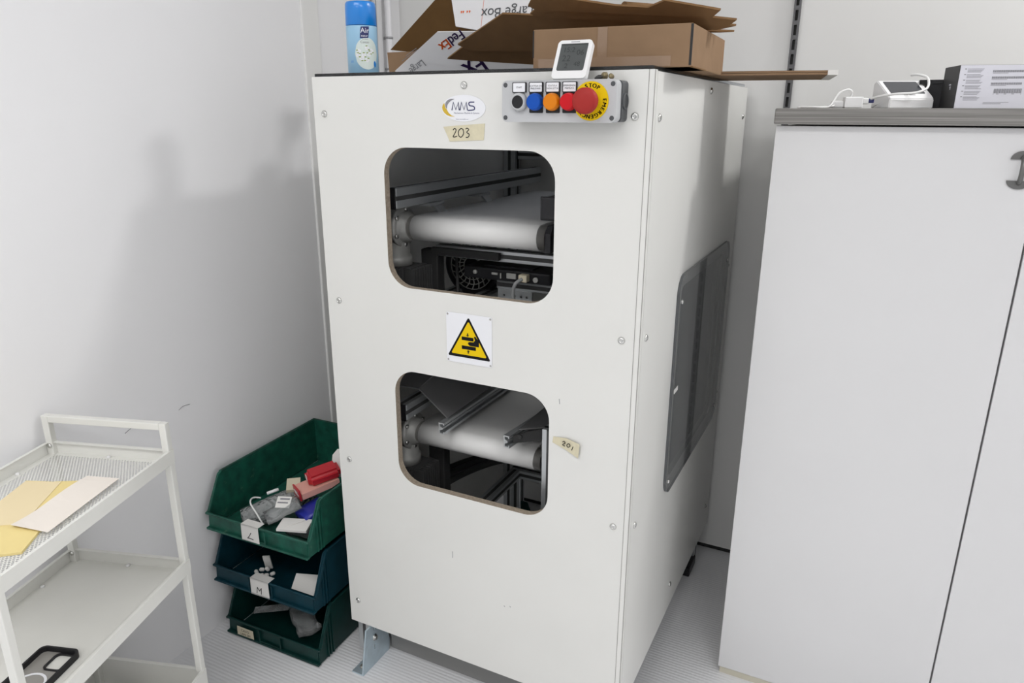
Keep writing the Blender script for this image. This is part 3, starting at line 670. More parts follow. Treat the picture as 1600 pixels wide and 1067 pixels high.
# right cardboard box
bxt = thing('cardboard_box', 'closed brown cardboard box with clear tape behind the white thermometer', 'box', loc=(0.451, 0.060, TOP), rotz=math.radians(2))
L, DD, HH = 0.277, 0.31, 0.066
b = bm_new(); box(b, 0, L, 0, DD, 0, HH, 0.0018); obj('box_body', b, 'card', bxt)
b = bm_new(); box(b, 0.010, 0.244, -0.0006, 0, 0.002, 0.018); box(b, 0.118, 0.135, -0.0006, 0, 0.018, 0.0655); obj('packing_tape', b, 'cardtape', bxt)
b = bm_new(); box(b, L-0.0035, L+0.0004, -0.0006, 0.0015, 0.003, HH-0.001); box(b, -0.0004, 0.002, -0.0006, 0.0015, 0.02, HH-0.002); obj('flap_gap', b, 'blackm', bxt)
b = bm_new(); box(b, L-0.055, L+0.003, 0.002, 0.12, -0.0, 0.0015); obj('bottom_flap', b, 'cardin', bxt)

# flattened cartons leaning over it
SH = [
 ('brown flattened carton sheet, topmost of the leaning stack behind the closed box', [(0.4326, 0.1075, 1.5269), (0.404, 0.1364, 1.508), (0.4148, 0.147, 1.501), (0.7303, 0.1843, 1.4766), (0.7474, 0.1697, 1.4862), (0.6579, 0.1441, 1.5029), (0.6259, 0.1561, 1.4951), (0.5667, 0.148, 1.5004), (0.4994, 0.1311, 1.5115), (0.4603, 0.1096, 1.5255)]),
 ('brown flattened carton sheet, second from the top of the leaning stack', [(0.416, 0.1526, 1.506), (0.3944, 0.1654, 1.4976), (0.408, 0.1736, 1.4922), (0.7535, 0.2146, 1.4654), (0.769, 0.2027, 1.4732), (0.7152, 0.1919, 1.4802), (0.6068, 0.1699, 1.4946)]),
 ('long brown carton sheet with a pointed end below the two upper sheets', [(0.3325, 0.1725, 1.5015), (0.1911, 0.2409, 1.4567), (0.2115, 0.2591, 1.4448), (0.3554, 0.2653, 1.4408), (0.3763, 0.2224, 1.4688), (0.7303, 0.233, 1.4619), (0.7644, 0.226, 1.4665), (0.7107, 0.2152, 1.4736)]),
 ('brown carton sheet whose pointed corner hangs over the courier carton lettering', [(0.2409, 0.2349, 1.4693), (0.1976, 0.2564, 1.4551), (0.1357, 0.2895, 1.4335), (0.1897, 0.297, 1.4286), (0.335, 0.3129, 1.4182), (0.3716, 0.2449, 1.4627)]),
 ('narrow brown carton sheet poking out just above the right end of the closed box', [(0.4565, 0.2452, 1.4711), (0.7275, 0.2615, 1.4604), (0.7553, 0.2615, 1.4604), (0.7139, 0.2565, 1.4637)]),
]
nrm = Vector((0, 0.55, 0.84)).normalized()
for lab, pts in SH:
    b = bm_new(); P = [Vector(p) for p in pts]; base = P[0].copy()
    u = X; v = nrm.cross(u)
    prism(b, [((p-base).dot(u), (p-base).dot(v)) for p in P], base, u, v, 0.004)
    tag(obj('carton_sheet', b, 'cardin', base=base), lab, 'cardboard sheet', 'flattened cartons on the machine')
b = bm_new(); pts = [(0.60, 0.36), (0.72, 0.365), (0.926, 0.405), (0.895, 0.63), (0.60, 0.60)]
prism(b, pts, (0, 0, TOP), X, Y, 0.0035); prism(b, [(x-0.004, y) for x, y in pts], (0, 0, TOP+0.0042), X, Y, 0.0035)
o = tag(obj('carton_sheet', b, 'card', base=Vector((0.7, 0.48, TOP))), 'flat folded carton sheet sticking out past the machine towards the cabinet', 'cardboard sheet')
b = bm_new(); prism(b, [(0.910, 0.400), (0.928, 0.404), (0.897, 0.632), (0.880, 0.628)], (0, 0, TOP-0.0008), X, Y, 0.009); obj('paper_edge', b, 'paper', o)

# courier carton: boards of one tipped open box
def board(bm, pts, n, th, mi=0):
    n = Vector(n).normalized(); P = [Vector(p) for p in pts]; u = X - n*n.x; u.normalize(); v = n.cross(u)
    prism(bm, [((p-P[0]).dot(u), (p-P[0]).dot(v)) for p in P], P[0], u, v, th, mi=mi)
fx = thing('courier_carton', 'open white courier carton with brown inside tipped over on the machine top', 'box', (0.22, 0.30, TOP))
NG = (0, 0.85, 0.53)
b = bm_new(); board(b, [(-0.0436, 0.3434, 1.4146), (0.1067, 0.2963, 1.4901), (0.2245, 0.2984, 1.4867), (0.3479, 0.3021, 1.4807), (0.3291, 0.3540, 1.3975), (-0.025, 0.3540, 1.3975)], NG, 0.003)
gp = obj('side_panel', b, 'cartonw', fx)
b = bm_new(); board(b, [(0.1040, 0.3575, 1.5900), (0.1308, 0.3362, 1.5046), (0.2058, 0.3327, 1.4906), (0.3464, 0.3312, 1.4847), (0.3359, 0.3575, 1.5900)], (0, 1, -0.25), 0.003)
lp = obj('flap', b, 'cartonw', fx, label='bright white carton flap')
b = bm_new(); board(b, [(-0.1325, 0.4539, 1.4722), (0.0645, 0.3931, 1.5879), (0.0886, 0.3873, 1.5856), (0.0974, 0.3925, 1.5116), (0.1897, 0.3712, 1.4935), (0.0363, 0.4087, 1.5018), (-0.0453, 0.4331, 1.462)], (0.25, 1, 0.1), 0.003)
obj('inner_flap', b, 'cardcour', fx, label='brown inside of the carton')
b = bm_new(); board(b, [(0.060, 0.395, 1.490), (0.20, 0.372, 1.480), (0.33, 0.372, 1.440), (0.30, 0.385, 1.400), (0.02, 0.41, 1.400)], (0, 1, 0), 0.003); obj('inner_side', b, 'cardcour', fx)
b = bm_new(); board(b, [(-0.0826, 0.37, 1.4588), (0.0041, 0.37, 1.459), (-0.010, 0.37, 1.400), (-0.0776, 0.37, 1.400)], (0, 1, 0), 0.003); obj('flap', b, 'card', fx, label='plain brown carton flap')
b = bm_new(); box(b, -0.03, 0.32, 0.372, 0.50, TOP, TOP+0.004); obj('base_panel', b, 'cardin', fx)
ng = Vector(NG).normalized(); tu = (Vector((0.1013, 0.3166, 1.4576)) - Vector((0.1685, 0.2993, 1.4853))); tu = (tu - ng*tu.dot(ng)).normalized(); tv = tu.cross(ng) 
# lettering faces the viewer: u x v must point against ng
tv = (-ng).cross(tu)
b = bm_new(); o1 = Vector((0.1338, 0.3078, 1.4717)) - ng*0.0006
text(b, 'Fed', o1 - tu*0.019, tu, tv, 0.031, 0.0004, 0, bold=0.0008); text(b, 'Ex', o1 + tu*0.019, tu, tv, 0.031, 0.0004, 1, bold=0.0008)
o2 = Vector((0.1769, 0.3395, 1.4207)) - ng*0.0006
text(b, 'Ex', o2, tu, tv, 0.060, 0.0004, 0, bold=0.0015)
text(b, 'Large', Vector((0.0237, 0.3383, 1.4228)) - ng*0.0006, tu, tv, 0.024, 0.0004, 2)
for k in range(2): 
    oo = Vector((0.0137, 0.3231, 1.4472)) - ng*0.0005 - tv*(0.004*k); prism(b, [(-0.03, 0), (0.03-0.02*k, 0), (0.03-0.02*k, 0.0012), (-0.03, 0.0012)], oo, tu, tv, 0.0004, mi=2)
obj('lettering', b, ['fedp', 'fedo', 'inkg'], gp)
nl = Vector((0, 1, -0.25)).normalized(); b = bm_new()
lu = Vector((-1, 0, 0)); lv = (-nl).cross(lu)
text(b, 'Large Box', Vector((0.2564, 0.3421, 1.5284)) - nl*0.0006, lu, lv, 0.031, 0.0004, 0)
for dx in (-0.012, -0.006, 0.004, 0.009): prism(b, [(dx, 0), (dx+0.004, 0), (dx+0.003, 0.005), (dx+0.001, 0.004)], Vector((0.1532, 0.344, 1.5358)) - nl*0.0004, lu, lv, 0.0004, mi=1)
prism(b, [(0, 0), (0.0006, 0), (0.0006, 0.07), (0, 0.07)], Vector((0.1960, 0.3340, 1.4955)) - nl*0.0005, X, (-nl).cross(X), 0.0003, mi=1)
obj('lettering', b, ['ctrldark', 'fedo'], lp)
b = bm_new(); cyl(b, (0.550, 0.250, 1.507), (0.590, 0.300, 1.507), 0.014, 20)
tag(obj('paper_roll', b, 'cardin', base=Vector((0.57, 0.275, 1.493))), 'small brown paper roll peeking over the leaning carton sheets', 'paper roll')

# thermometer
th = thing('thermometer', 'small white digital thermometer leaning on top of the control box', 'thermometer', (0.56, -0.035, 1.371))
v1 = Vector((0, 0.47, 0.883)).normalized(); n1 = X.cross(v1); o1 = Vector((0.532, -0.045, 1.372)) - n1*0.009
b = bm_new(); prism(b, rrect(0, 0.059, 0, 0.067, 0.007, 6), o1, X, v1, 0.010)
bmesh.ops.bevel(b, geom=[e for e in b.edges if len(e.link_faces) == 2 and e.calc_face_angle(0) > 0.8 and abs((e.verts[0].co-o1).dot(n1)-0.010) < 1e-4 and abs((e.verts[1].co-o1).dot(n1)-0.010) < 1e-4], offset=0.0025, segments=3, affect='EDGES')
obj('case', b, 'dev', th)
b = bm_new(); prism(b, rrect(0.0065, 0.0525, 0.0135, 0.0605, 0.003, 4), o1+n1*0.0100, X, v1, 0.0006); sc = obj('display', b, 'lcd', th)
b = bm_new(); prism(b, [(0.0065, 0.058), (0.0525, 0.058), (0.0525, 0.0602), (0.0065, 0.0602)], o1+n1*0.0106, X, v1, 0.0003)
for s, x, z, sz in (('15:2', 0.022, 0.049, 0.012), ('22', 0.020, 0.034, 0.015), ('06', 0.042, 0.044, 0.013), ('48', 0.040, 0.024, 0.011), ('2', 0.022, 0.021, 0.012)):
    text(b, s, o1+n1*0.0106+X*x+v1*z, X, v1, sz, 0.0003)
obj('digits', b, 'lcdd', sc)
b = bm_new(); prism(b, [(0.022, 0.0632), (0.037, 0.0632), (0.037, 0.0642), (0.022, 0.0642)], o1+n1*0.0099, X, v1, 0.0004); obj('marking', b, 'inkg', th)
# small worn metal fitting
t = thing('cable_gland', 'small worn brownish cable fitting lying on the control box beside the thermometer', 'cable fitting', (0.62, -0.03, 1.3705))
b = bm_new(); lathe(b, (0.603, -0.030, 1.3735), (1, 0.1, 0.05), [(0.002, 0), (0.004, 0.004), (0.0035, 0.012)], 12); tube(b, [(0.602, -0.030, 1.3725), (0.612, -0.035, 1.374), (0.622, -0.030, 1.3765)], 0.0018); obj('stem', b, 'rubber', t)
b = bm_new(); lathe(b, (0.613, -0.030, 1.3760), (1, 0, 0), [(0.004, 0), (0.0058, 0.002), (0.0055, 0.008), (0.004, 0.009)], 8); lathe(b, (0.620, -0.036, 1.3745), (0.3, 0, 1), [(0.0038, 0), (0.0046, 0.003), (0.003, 0.006)], 10); lathe(b, (0.629, -0.028, 1.3745), (0, -1, 0.2), [(0.004, 0), (0.004, 0.006), (0.002, 0.007)], 10); obj('nut', b, 'brass', t)

# ------------------------------------------------------------------ white cabinet
CY = 0.367
cb2 = thing('storage_cabinet', 'white two door cabinet with grey worktop standing right of the machine', 'cabinet', (1.27, 0.6, 0))
b = bm_new(); box(b, 0.834, 1.716, CY+0.019, 0.872, 0.0195, 1.298); obj('body', b, 'cab', cb2)
for i, (x0, x1) in enumerate(((0.831, 1.2695), (1.2730, 1.712))):
    b = bm_new(); box(b, x0, x1, CY, CY+0.018, 0.0195, 1.2985, 0.0012); dr = obj('door', b, 'cab', cb2)
    if i == 0:
        b = bm_new()
        for z, a0 in ((1.2465, 0), (1.2105, 180)):
            pl = [(1.2425+0.0185*math.cos(math.radians(a0+180*k/16)), z+0.0145*math.sin(math.radians(a0+180*k/16))) for k in range(17)]
            prism(b, pl, (0, CY-0.0001, 0), X, Z, 0.003)
        tube(b, [(1.2425, CY-0.002, 1.2500), (1.2425, CY-0.014, 1.2450), (1.2425, CY-0.019, 1.2285), (1.2425, CY-0.014, 1.2120), (1.2425, CY-0.002, 1.2070)], 0.0042, 10)
        obj('handle', b, 'handle', dr, label='grey bow handle with half round ends')
b = bm_new(); box(b, 0.835, 1.710, CY+0.004, 0.86, 0.0, 0.0190); obj('plinth', b, 'plinth', cb2)
b = bm_new(); box(b, 0.829, 1.722, 0.345, 0.885, 1.3015, 1.3305, 0.0025); obj('worktop', b, 'worktop', cb2, label='grey worktop')
CT = 1.3305

dv = thing('payment_terminal', 'white device with slanted dark screen on the grey worktop', 'device', loc=(1.022, 0.395, CT), rotz=math.radians(24))
b = bm_new(); prism(b, [(0, 0), (0.078, 0), (0.078, 0.047), (0.064, 0.051), (0.006, 0.022), (0, 0.017)], (0, 0, 0), Y, Z, 0.080)
bmesh.ops.bevel(b, geom=list(b.edges), offset=0.0016, segments=2, affect='EDGES'); obj('case', b, 'dev', dv)
sv = Vector((0, 0.058, 0.029)).normalized(); sn = X.cross(sv); so = Vector((0.0, 0.006, 0.022))
b = bm_new(); prism(b, rrect(0.008, 0.070, 0.010, 0.060, 0.002, 3), so-sn*0.0004, X, sv, 0.0009); obj('screen', b, 'screen', dv)
b = bm_new()
for x0, x1 in ((0.029, 0.0325), (0.0335, 0.036), (0.039, 0.050)): prism(b, [(x0, 0.0040), (x1, 0.0040), (x1, 0.0062 if x1 < 0.037 else 0.0052), (x0, 0.0062 if x1 < 0.037 else 0.0052)], so-sn*0.0002, X, sv, 0.0006)
obj('marking', b, 'ink', dv)

ad = thing('power_adapter', 'white power adapter beside the device with the slanted screen', 'adapter', loc=(0.947, 0.392, CT), rotz=math.radians(12))
b = bm_new(); box(b, 0, 0.032, 0, 0.03, 0.001, 0.021, 0.002); obj('adapter_body', b, 'dev', ad)
b = bm_new(); box(b, -0.022, 0.0, 0.006, 0.024, 0.001, 0.014, 0.003); obj('plug', b, 'dev', ad)
b = bm_new(); box(b, 0.032, 0.043, 0.008, 0.022, 0.008, 0.019, 0.002); obj('usb_plug', b, 'cablew', ad)
b = bm_new(); box(b, 0.0432, 0.052, 0.009, 0.021, 0.010, 0.018, 0.001); obj('connector', b, 'navy', ad, label='blue connector tip')
b = bm_new()
tube(b, [(0.990, 0.412, 1.3475), (1.005, 0.395, 1.352), (1.030, 0.383, 1.3555), (1.062, 0.386, 1.3575), (1.080, 0.398, 1.366), (1.079, 0.414, 1.383), (1.064, 0.428, 1.390), (1.052, 0.438, 1.390)], 0.0022, 8)
tag(obj('charging_cable', b, 'cablew', base=Vector((1.03, 0.41, 1.35))), 'white charging cable looping over the dark slanted screen', 'cable')
b = bm_new()
tube(b, [(0.872, 0.372, CT+0.0024), (0.895, 0.366, CT+0.0024), (0.920, 0.372, CT+0.0026), (0.928, 0.380, CT+0.014), (0.936, 0.388, CT+0.028), (0.950, 0.398, CT+0.034), (0.957, 0.402, CT+0.028), (0.950, 0.412, CT+0.016), (0.934, 0.410, CT+0.006), (0.918, 0.402, CT+0.0026)], 0.0019, 8)
tube(b, [(0.865, 0.380, CT+0.002), (0.90, 0.378, CT+0.002), (0.925, 0.385, CT+0.004), (0.928, 0.396, CT+0.006)], 0.0019, 8)
tag(obj('power_cable', b, 'cablew', base=Vector((0.91, 0.385, CT))), 'white power cable coiled at the left end of the grey worktop', 'cable')
b = bm_new(); box(b, 1.078, 1.113, 0.470, 0.60, CT, CT+0.050, 0.002); box(b, 1.068, 1.113, 0.468, 0.60, CT+0.045, CT+0.052)
b2 = tag(obj('black_case', b, 'black', base=Vector((1.09, 0.53, CT))), 'black case standing between the device and the printed carton', 'case')

pb = thing('product_box', 'dark carton with a white printed sleeve side and barcodes on the worktop', 'box', loc=(1.126, 0.385, CT), rotz=math.radians(13))
b = bm_new(); box(b, 0, 0.118, 0.0012, 0.085, 0, 0.0725, 0.0008); obj('box_body', b, 'boxdark', pb)
b = bm_new(); box(b, 0.0004, 0.1176, 0.0, 0.0014, 0.0006, 0.0720); fp = obj('printed_panel', b, 'boxw', pb, label='white panel printed with fine text and barcodes')
b = bm_new()
def bar(x0, x1, z0, z1, y=0.0): box(b, x0, x1, y-0.0003, y, z0, z1)
for k in range(6):
    zt = 0.0655-0.0092*k; bar(0.0075, 0.0105, zt-0.0004, zt+0.001)
    for q in range(4): bar(0.012, 0.012+0.026*(1-0.06*((k*3+q*5) % 4)), zt-0.0018*q, zt-0.0018*q+0.0006)
for q in range(2): bar(0.045, 0.085-0.012*q, 0.0100-0.0022*q, 0.0107-0.0022*q)
for zt, x0, n in ((0.060, 0.052, 44), (0.0495, 0.052, 44), (0.0395, 0.052, 42)):
    x = x0
    for k in range(n):
        wd = 0.00035+0.00035*((k*7+n) % 3); bar(x, x+wd, zt, zt+0.0036); x += wd+0.00045
    bar(x0, x0+0.024, zt-0.0016, zt-0.0010)
x = 0.0585
for k in range(34):
    wd = 0.00035+0.00045*((k*5) % 3); bar(x, x+wd, 0.0255-(0.0025 if k in (0, 33) else 0), 0.0330); x += wd+0.0005
for k in range(3): bar(0.063+0.012*k, 0.067+0.012*k, 0.0238, 0.0246)
obj('printing', b, 'inkg', fp)
b = bm_new()
for z0, wd in ((0.040, 0.010), (0.036, 0.006), (0.033, 0.004)): box(b, -0.0004, 0.0, 0.036, 0.036+wd, z0, z0+0.002)
obj('emblem', b, 'boxw', pb)

# ------------------------------------------------------------------ white trolley
TW, TL, TH = 0.266, 0.428, 0.748
tr = thing('trolley', 'white enamelled metal trolley with a perforated top tray by the left wall', 'trolley', loc=(-0.394, -0.400, 0), rotz=math.radians(17.97))
PS = 0.014
for x0 in (0.0, TW-PS):
    for y1 in (0.0, -TL+PS):
        b = bm_new(); box(b, x0, x0+PS, y1-PS, y1, 0.06, TH if y1 == 0.0 else 0.69, 0.0015); obj('post', b, 'cartw', tr)
        b = bm_new(); cyl(b, (x0+PS/2-0.009, y1-PS/2, 0.022), (x0+PS/2+0.009, y1-PS/2, 0.022), 0.022, 20); box(b, x0+0.002, x0+PS-0.002, y1-PS/2-0.004, y1-PS/2+0.004, 0.03, 0.064); obj('castor', b, 'black', tr)
b = bm_new(); box(b, PS, TW-PS, -PS, 0.0, TH-PS, TH, 0.0015); obj('handle', b, 'cartw', tr)
b = bm_new(); box(b, PS, TW-PS, -TL, -TL+PS, 0.676, 0.69, 0.0015); obj('end_rail', b, 'cartw', tr)
def tray(z1, hgt, m):
    b = bm_new(); z0 = z1-hgt; t = 0.0016
    box(b, PS*0.3, TW-PS*0.3, -0.0035, -0.0019, z0, z1); box(b, PS*0.3, TW-PS*0.3, -TL+0.0019, -TL+0.0035, z0, z1)
    box(b, -t, 0.0, -TL+0.001, -0.001, z0, z1); box(b, TW, TW+t, -TL+0.001, -0.001, z0, z1)
    # folded rim and inner ledge
    box(b, PS, TW-PS, -0.010, -0.0035, z1-t, z1); box(b, 0.0, 0.005, -TL+PS, -PS, z1-t, z1); box(b, TW-0.004, TW, -TL+PS, -PS, z1-t, z1)
    for a in ((0.0, 0.015, -TL+0.002, -0.002), (TW-0.015, TW, -TL+0.002, -0.002), (0.015, TW-0.015, -0.014, -0.002), (0.015, TW-0.015, -TL+0.002, -TL+0.014)): box(b, *a, z0, z0+0.0015)
    o = obj('tray', b, 'cartw', tr)
    b = bm_new()
    if m == 'mesh':
        vs = [b.verts.new(p) for p in ((0.014, -TL+0.013, z0+0.0012), (TW-0.014, -TL+0.013, z0+0.0012), (TW-0.014, -0.013, z0+0.0012), (0.014, -0.013, z0+0.0012))]; b.faces.new(vs)
    else: box(b, 0.014, TW-0.014, -TL+0.013, -0.013, z0+0.0002, z0+0.0014)
    obj('tray_floor', b, m, o, label='perforated tray floor' if m == 'mesh' else None)
    b = bm_new()
    for x in (0.014, 0.13): lathe(b, (x if x > 0.1 else 0.008, -0.009 if x > 0.1 else -0.10, z0+0.0015), Z, [(0.004, 0), (0.0045, 0.002), (0.002, 0.004)], 10)
    obj('clip', b, 'dev', o)
    for x, y in ((0.0085, -PS-0.0002), ):
        b = bm_new(); lathe(b, (x, y, z1-0.006), -Y, [(0.0048, 0), (0.0044, 0.002), (0.002, 0.0035)], 14); obj('screw', b, 'screw', o)
tray(0.690, 0.027, 'mesh'); tray(0.443, 0.029, 'cartw'); tray(0.169, 0.075, 'cartw')

def on_trolley(name, label, cat, z, build, back=0.0):
    """a thing lying on the trolley: its own object, in the trolley's turned frame"""
    t = thing(name, label, cat, loc=(-0.394+0.3085*back, -0.400-0.951*back, z), rotz=math.radians(17.97)); build(t); return t
def env(t):
    b = bm_new(); prism(b, [(0.049, -0.125), (0.100, -0.121), (0.149, -0.109), (0.220, -0.330), (0.185, -0.345), (0.085, -0.335)], (0, 0, 0), X, Y, 0.004); e = obj('envelope', b, 'envy', t)
    b = bm_new(); prism(b, [(0.052, -0.130), (0.118, -0.122), (0.150, -0.225), (0.152, -0.262), (0.078, -0.285)], (0, 0, 0.0041), X, Y, 0.0012); obj('window_film', b, 'envp', e, label='pale patch of the envelope')
on_trolley('yellow_envelope', 'yellow envelope lying on the perforated trolley tray', 'envelope', 0.6648, env)
def pap(t):
    b = bm_new(); n = 10; P0, P1, P2, P3 = Vector((0.153, -0.098, 0)), Vector((0.216, -0.095, 0)), Vector((0.222, -0.278, 0)), Vector((0.150, -0.272, 0))
    top = []
    for k in range(n+1):
        s = k/n; a = P0.lerp(P3, s); c2 = P1.lerp(P2, s); lift = 0.002+0.010*max(0, s-0.7)**1.2
        top.append((b.verts.new(a+Z*(lift+0.002*math.sin(s*6))), b.verts.new(a.lerp(c2, 0.5)+Z*(0.001+0.3*lift)), b.verts.new(c2+Z*0.0005)))
    for r, s in zip(top, top[1:]):
        for j in range(2): b.faces.new((r[j], r[j+1], s[j+1], s[j]))
    r = bmesh.ops.extrude_face_region(b, geom=list(b.faces)); bmesh.ops.translate(b, verts=[g for g in r['geom'] if isinstance(g, bmesh.types.BMVert)], vec=(0, 0, 0.0005))
    obj('sheet', b, 'envw', t)
on_trolley('paper_sheet', 'pinkish white sheet of folded paper lying partly on the yellow envelope', 'paper', 0.6705, pap)
def case(t):
    b = bm_new(); prism(b, rrect(0.146, 0.220, -0.398, -0.246, 0.011, 8), (0, 0, 0.0), X, Y, 0.011, (rrect(0.1495, 0.2165, -0.3945, -0.2495, 0.009, 8),)); obj('bumper', b, 'black', t)
    b = bm_new(); prism(b, rrect(0.149, 0.217, -0.395, -0.249, 0.009, 8), (0, 0, 0.0), X, Y, 0.0015, (rrect(0.180, 0.2135, -0.289, -0.2535, 0.008, 6),)); obj('back_plate', b, 'graycap', t, label='translucent grey back')
    b = bm_new(); prism(b, rrect(0.1775, 0.216, -0.2915, -0.251, 0.010, 6), (0, 0, 0.0), X, Y, 0.0035, (rrect(0.1805, 0.213, -0.2885, -0.254, 0.008, 6),)); obj('camera_surround', b, 'black', t)
    b = bm_new(); prism(b, ellipse(0.183, -0.326, 0.0275, 0.0275), (0, 0, 0.0016), X, Y, 0.0008, (ellipse(0.183, -0.326, 0.0235, 0.0235),)); obj('magnet_ring', b, 'white', t, label='white ring')
on_trolley('phone_case', 'black framed clear phone case with a white ring on the middle trolley tray', 'phone case', 0.416, case, 0.013)
# crumpled bag on the lowest tray
b = bm_new(); bmesh.ops.create_icosphere(b, subdivisions=4, radius=1)
from mathutils import noise
for vtx in b.verts:
    d = vtx.co.normalized(); k = 1+0.16*noise.noise(d*2.2)+0.10*abs(noise.noise(d*5)); z = max(d.z*k, -0.45)
    vtx.co = Vector((d.x*k*0.075, d.y*k*0.10, (z+0.45)*0.062))
for vtx in b.verts: vtx.co += Vector((-0.262, -0.520, 0.0965))
o = obj('plastic_bag', b, 'flwhite', base=Vector((-0.262, -0.520, 0.0965)), smooth=True); tag(o, 'crumpled white plastic bag on the lowest trolley tray', 'bag')

# ------------------------------------------------------------------ stacked bins
def storage_bin(label, loc, rz, wd, dp, h, m, lip=0.050):
    t = thing('storage_bin', label, 'bin', loc=loc, rotz=math.radians(rz), group='stacked open fronted bins')
    th = 0.0032; prof = [(0.0, 0.004), (dp, 0.004), (dp, h), (0.058, h), (0.046, h-0.006), (0.004, lip)]
    b = bm_new()
    prism(b, prof, (0, 0, 0), Y, Z, th); prism(b, prof, (wd-th, 0, 0), Y, Z, th)
    box(b, th, wd-th, dp-th, dp, 0.004, h); box(b, 0.006, wd-0.006, 0.006, dp-0.004, 0.0, 0.0045); box(b, th, wd-th, 0.0, th, 0.006, lip)
    obj('bin_body', b, m, t)
    b = bm_new()   # rolled rim
    box(b, -0.006, 0.004, 0.056, dp+0.004, h-0.006, h, 0.001, 1); box(b, wd-0.004, wd+0.006, 0.056, dp+0.004, h-0.006, h, 0.001, 1); box(b, -0.006, wd+0.006, dp-0.003, dp+0.006, h-0.006, h, 0.001, 1)
    for x in (-0.005, wd-0.004): prism(b, [(0.0, lip-0.004), (0.006, lip+0.001), (0.049, h-0.006), (0.060, h), (0.060, h-0.007), (0.052, h-0.012), (0.010, lip-0.006)], (x, 0, 0), Y, Z, 0.009)
    box(b, -0.004, wd+0.004, -0.005, 0.004, lip-0.006, lip, 0.0015, 1)
    obj('rim', b, m, t)
    b = bm_new()
    box(b, -0.002, wd+0.002, -0.008, 0.003, 0.003, 0.009, 0.001, 1)
    for x in (wd*0.36, wd*0.59): box(b, x, x+0.004, -0.006, 0.001, 0.008, lip-0.006)
    box(b, wd*0.36, wd*0.59, -0.0055, -0.0035, 0.007, 0.013)
    obj('label_holder', b, m, t)
    b = bm_new()
    for y in (0.030, 0.040, 0.050): 
        zt = lip+(h-lip-0.01)*(y/0.05) if y < 0.05 else h-0.008
        box(b, wd, wd+0.0045, y, y+0.004, 0.006, zt-0.006)
    obj('side_rib', b, m, t)
    return t
def bin_label(t, x0, z0, wd, h, m, lip, fold, build):
    b = bm_new(); prism(b, [(x0, z0), (x0+wd, z0+0.001), (x0+wd-0.001, z0+h), (x0+0.001, z0+h)], (0, -0.0072, 0), X, Z, 0.0008)
    if fold: box(b, x0+0.001, x0+wd-0.001, -0.0078, 0.016, lip+0.0006, lip+0.0014); box(b, x0+0.001, x0+wd-0.001, -0.0080, -0.0068, z0+h-0.002, lip+0.0014)
    p = obj('paper_label', b, m, t); b = bm_new(); build(b); obj('lettering', b, 'ink', p)
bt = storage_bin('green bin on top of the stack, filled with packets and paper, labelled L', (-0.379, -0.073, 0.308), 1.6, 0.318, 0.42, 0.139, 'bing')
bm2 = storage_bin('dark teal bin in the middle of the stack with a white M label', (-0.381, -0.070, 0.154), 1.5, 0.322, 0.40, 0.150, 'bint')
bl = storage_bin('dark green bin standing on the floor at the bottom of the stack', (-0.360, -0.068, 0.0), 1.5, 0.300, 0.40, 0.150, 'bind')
bin_label(bt, 0.118, 0.006, 0.056, 0.044, 'paper', 0.050, True, lambda b: strokes(b, [[(0.150, 0.033), (0.143, 0.022), (0.138, 0.0165), (0.145, 0.017), (0.156, 0.016)]], (0, -0.0085, 0), X, Z, 0.0008))
bin_label(bm2, 0.126, 0.004, 0.060, 0.046, 'paper', 0.050, True, lambda b: strokes(b, [[(0.146, 0.012), (0.149, 0.030)], [(0.149, 0.030), (0.155, 0.020)], [(0.155, 0.020), (0.162, 0.030)], [(0.162, 0.030), (0.160, 0.012)]], (0, -0.0085, 0), X, Z, 0.0008, 2))
def cavo(b): text(b, 'CAVO', (0.064, -0.0081, 0.027), X, Z, 0.010, 0.0003); text(b, 'LAN 5M', (0.064, -0.0081, 0.016), X, Z, 0.010, 0.0003)
bin_label(bl, 0.036, 0.010, 0.056, 0.026, 'paperc', 0.05, False, cavo)

# contents: each a thing of its own
def loose(name, label, cat, mats, b, base, smooth=False, group=None): return tag(obj(name, b, mats, base=Vector(base), smooth=smooth), label, cat, group)
def wrinkle(b, amp, f=30, seed=0):
    for vtx in b.verts:
        vtx.co += Vector((noise.noise(vtx.co*f+Vector((seed, 0, 0))), noise.noise(vtx.co*f+Vector((0, seed+7, 0))), noise.noise(vtx.co*f+Vector((3, 0, seed+3)))))*amp
def slab(b, c0, size, rz, rx=0, ry=0, sub=0):
    g = bmesh.ops.create_cube(b, size=1); vs = g['verts']
    if sub: bmesh.ops.subdivide_edges(b, edges=list({e for v in vs for e in v.link_edges}), cuts=sub, use_grid_fill=True); vs = list(b.verts)
    mt = Matrix.Translation(c0) @ Matrix.Rotation(rz, 4, 'Z') @ Matrix.Rotation(rx, 4, 'X') @ Matrix.Rotation(ry, 4, 'Y') @ Matrix.Diagonal((*size, 1))
    bmesh.ops.transform(b, matrix=mt, verts=vs)
R = math.radians
b = bm_new(); lathe(b, (-0.285, -0.050, 0.345), (0.45, 0.85, 0.12), [(0.004, 0), (0.028, 0.004), (0.030, 0.08), (0.028, 0.185), (0.004, 0.19)], 24); wrinkle(b, 0.006, 60)
loose('bubble_wrap_roll', 'crumpled clear bubble wrap roll along the left of the green top bin', 'bubble wrap', 'bubble', b, (-0.25, 0.03, 0.345), True)
b = bm_new(); slab(b, (-0.138, 0.03, 0.340), (0.07, 0.11, 0.02), R(10), 0, 0, 5); wrinkle(b, 0.010, 30, 2)
loose('clear_bag', 'crumpled clear plastic bag lying under the packets in the green top bin', 'plastic bag', 'cling', b, (-0.155, 0.02, 0.340), True)
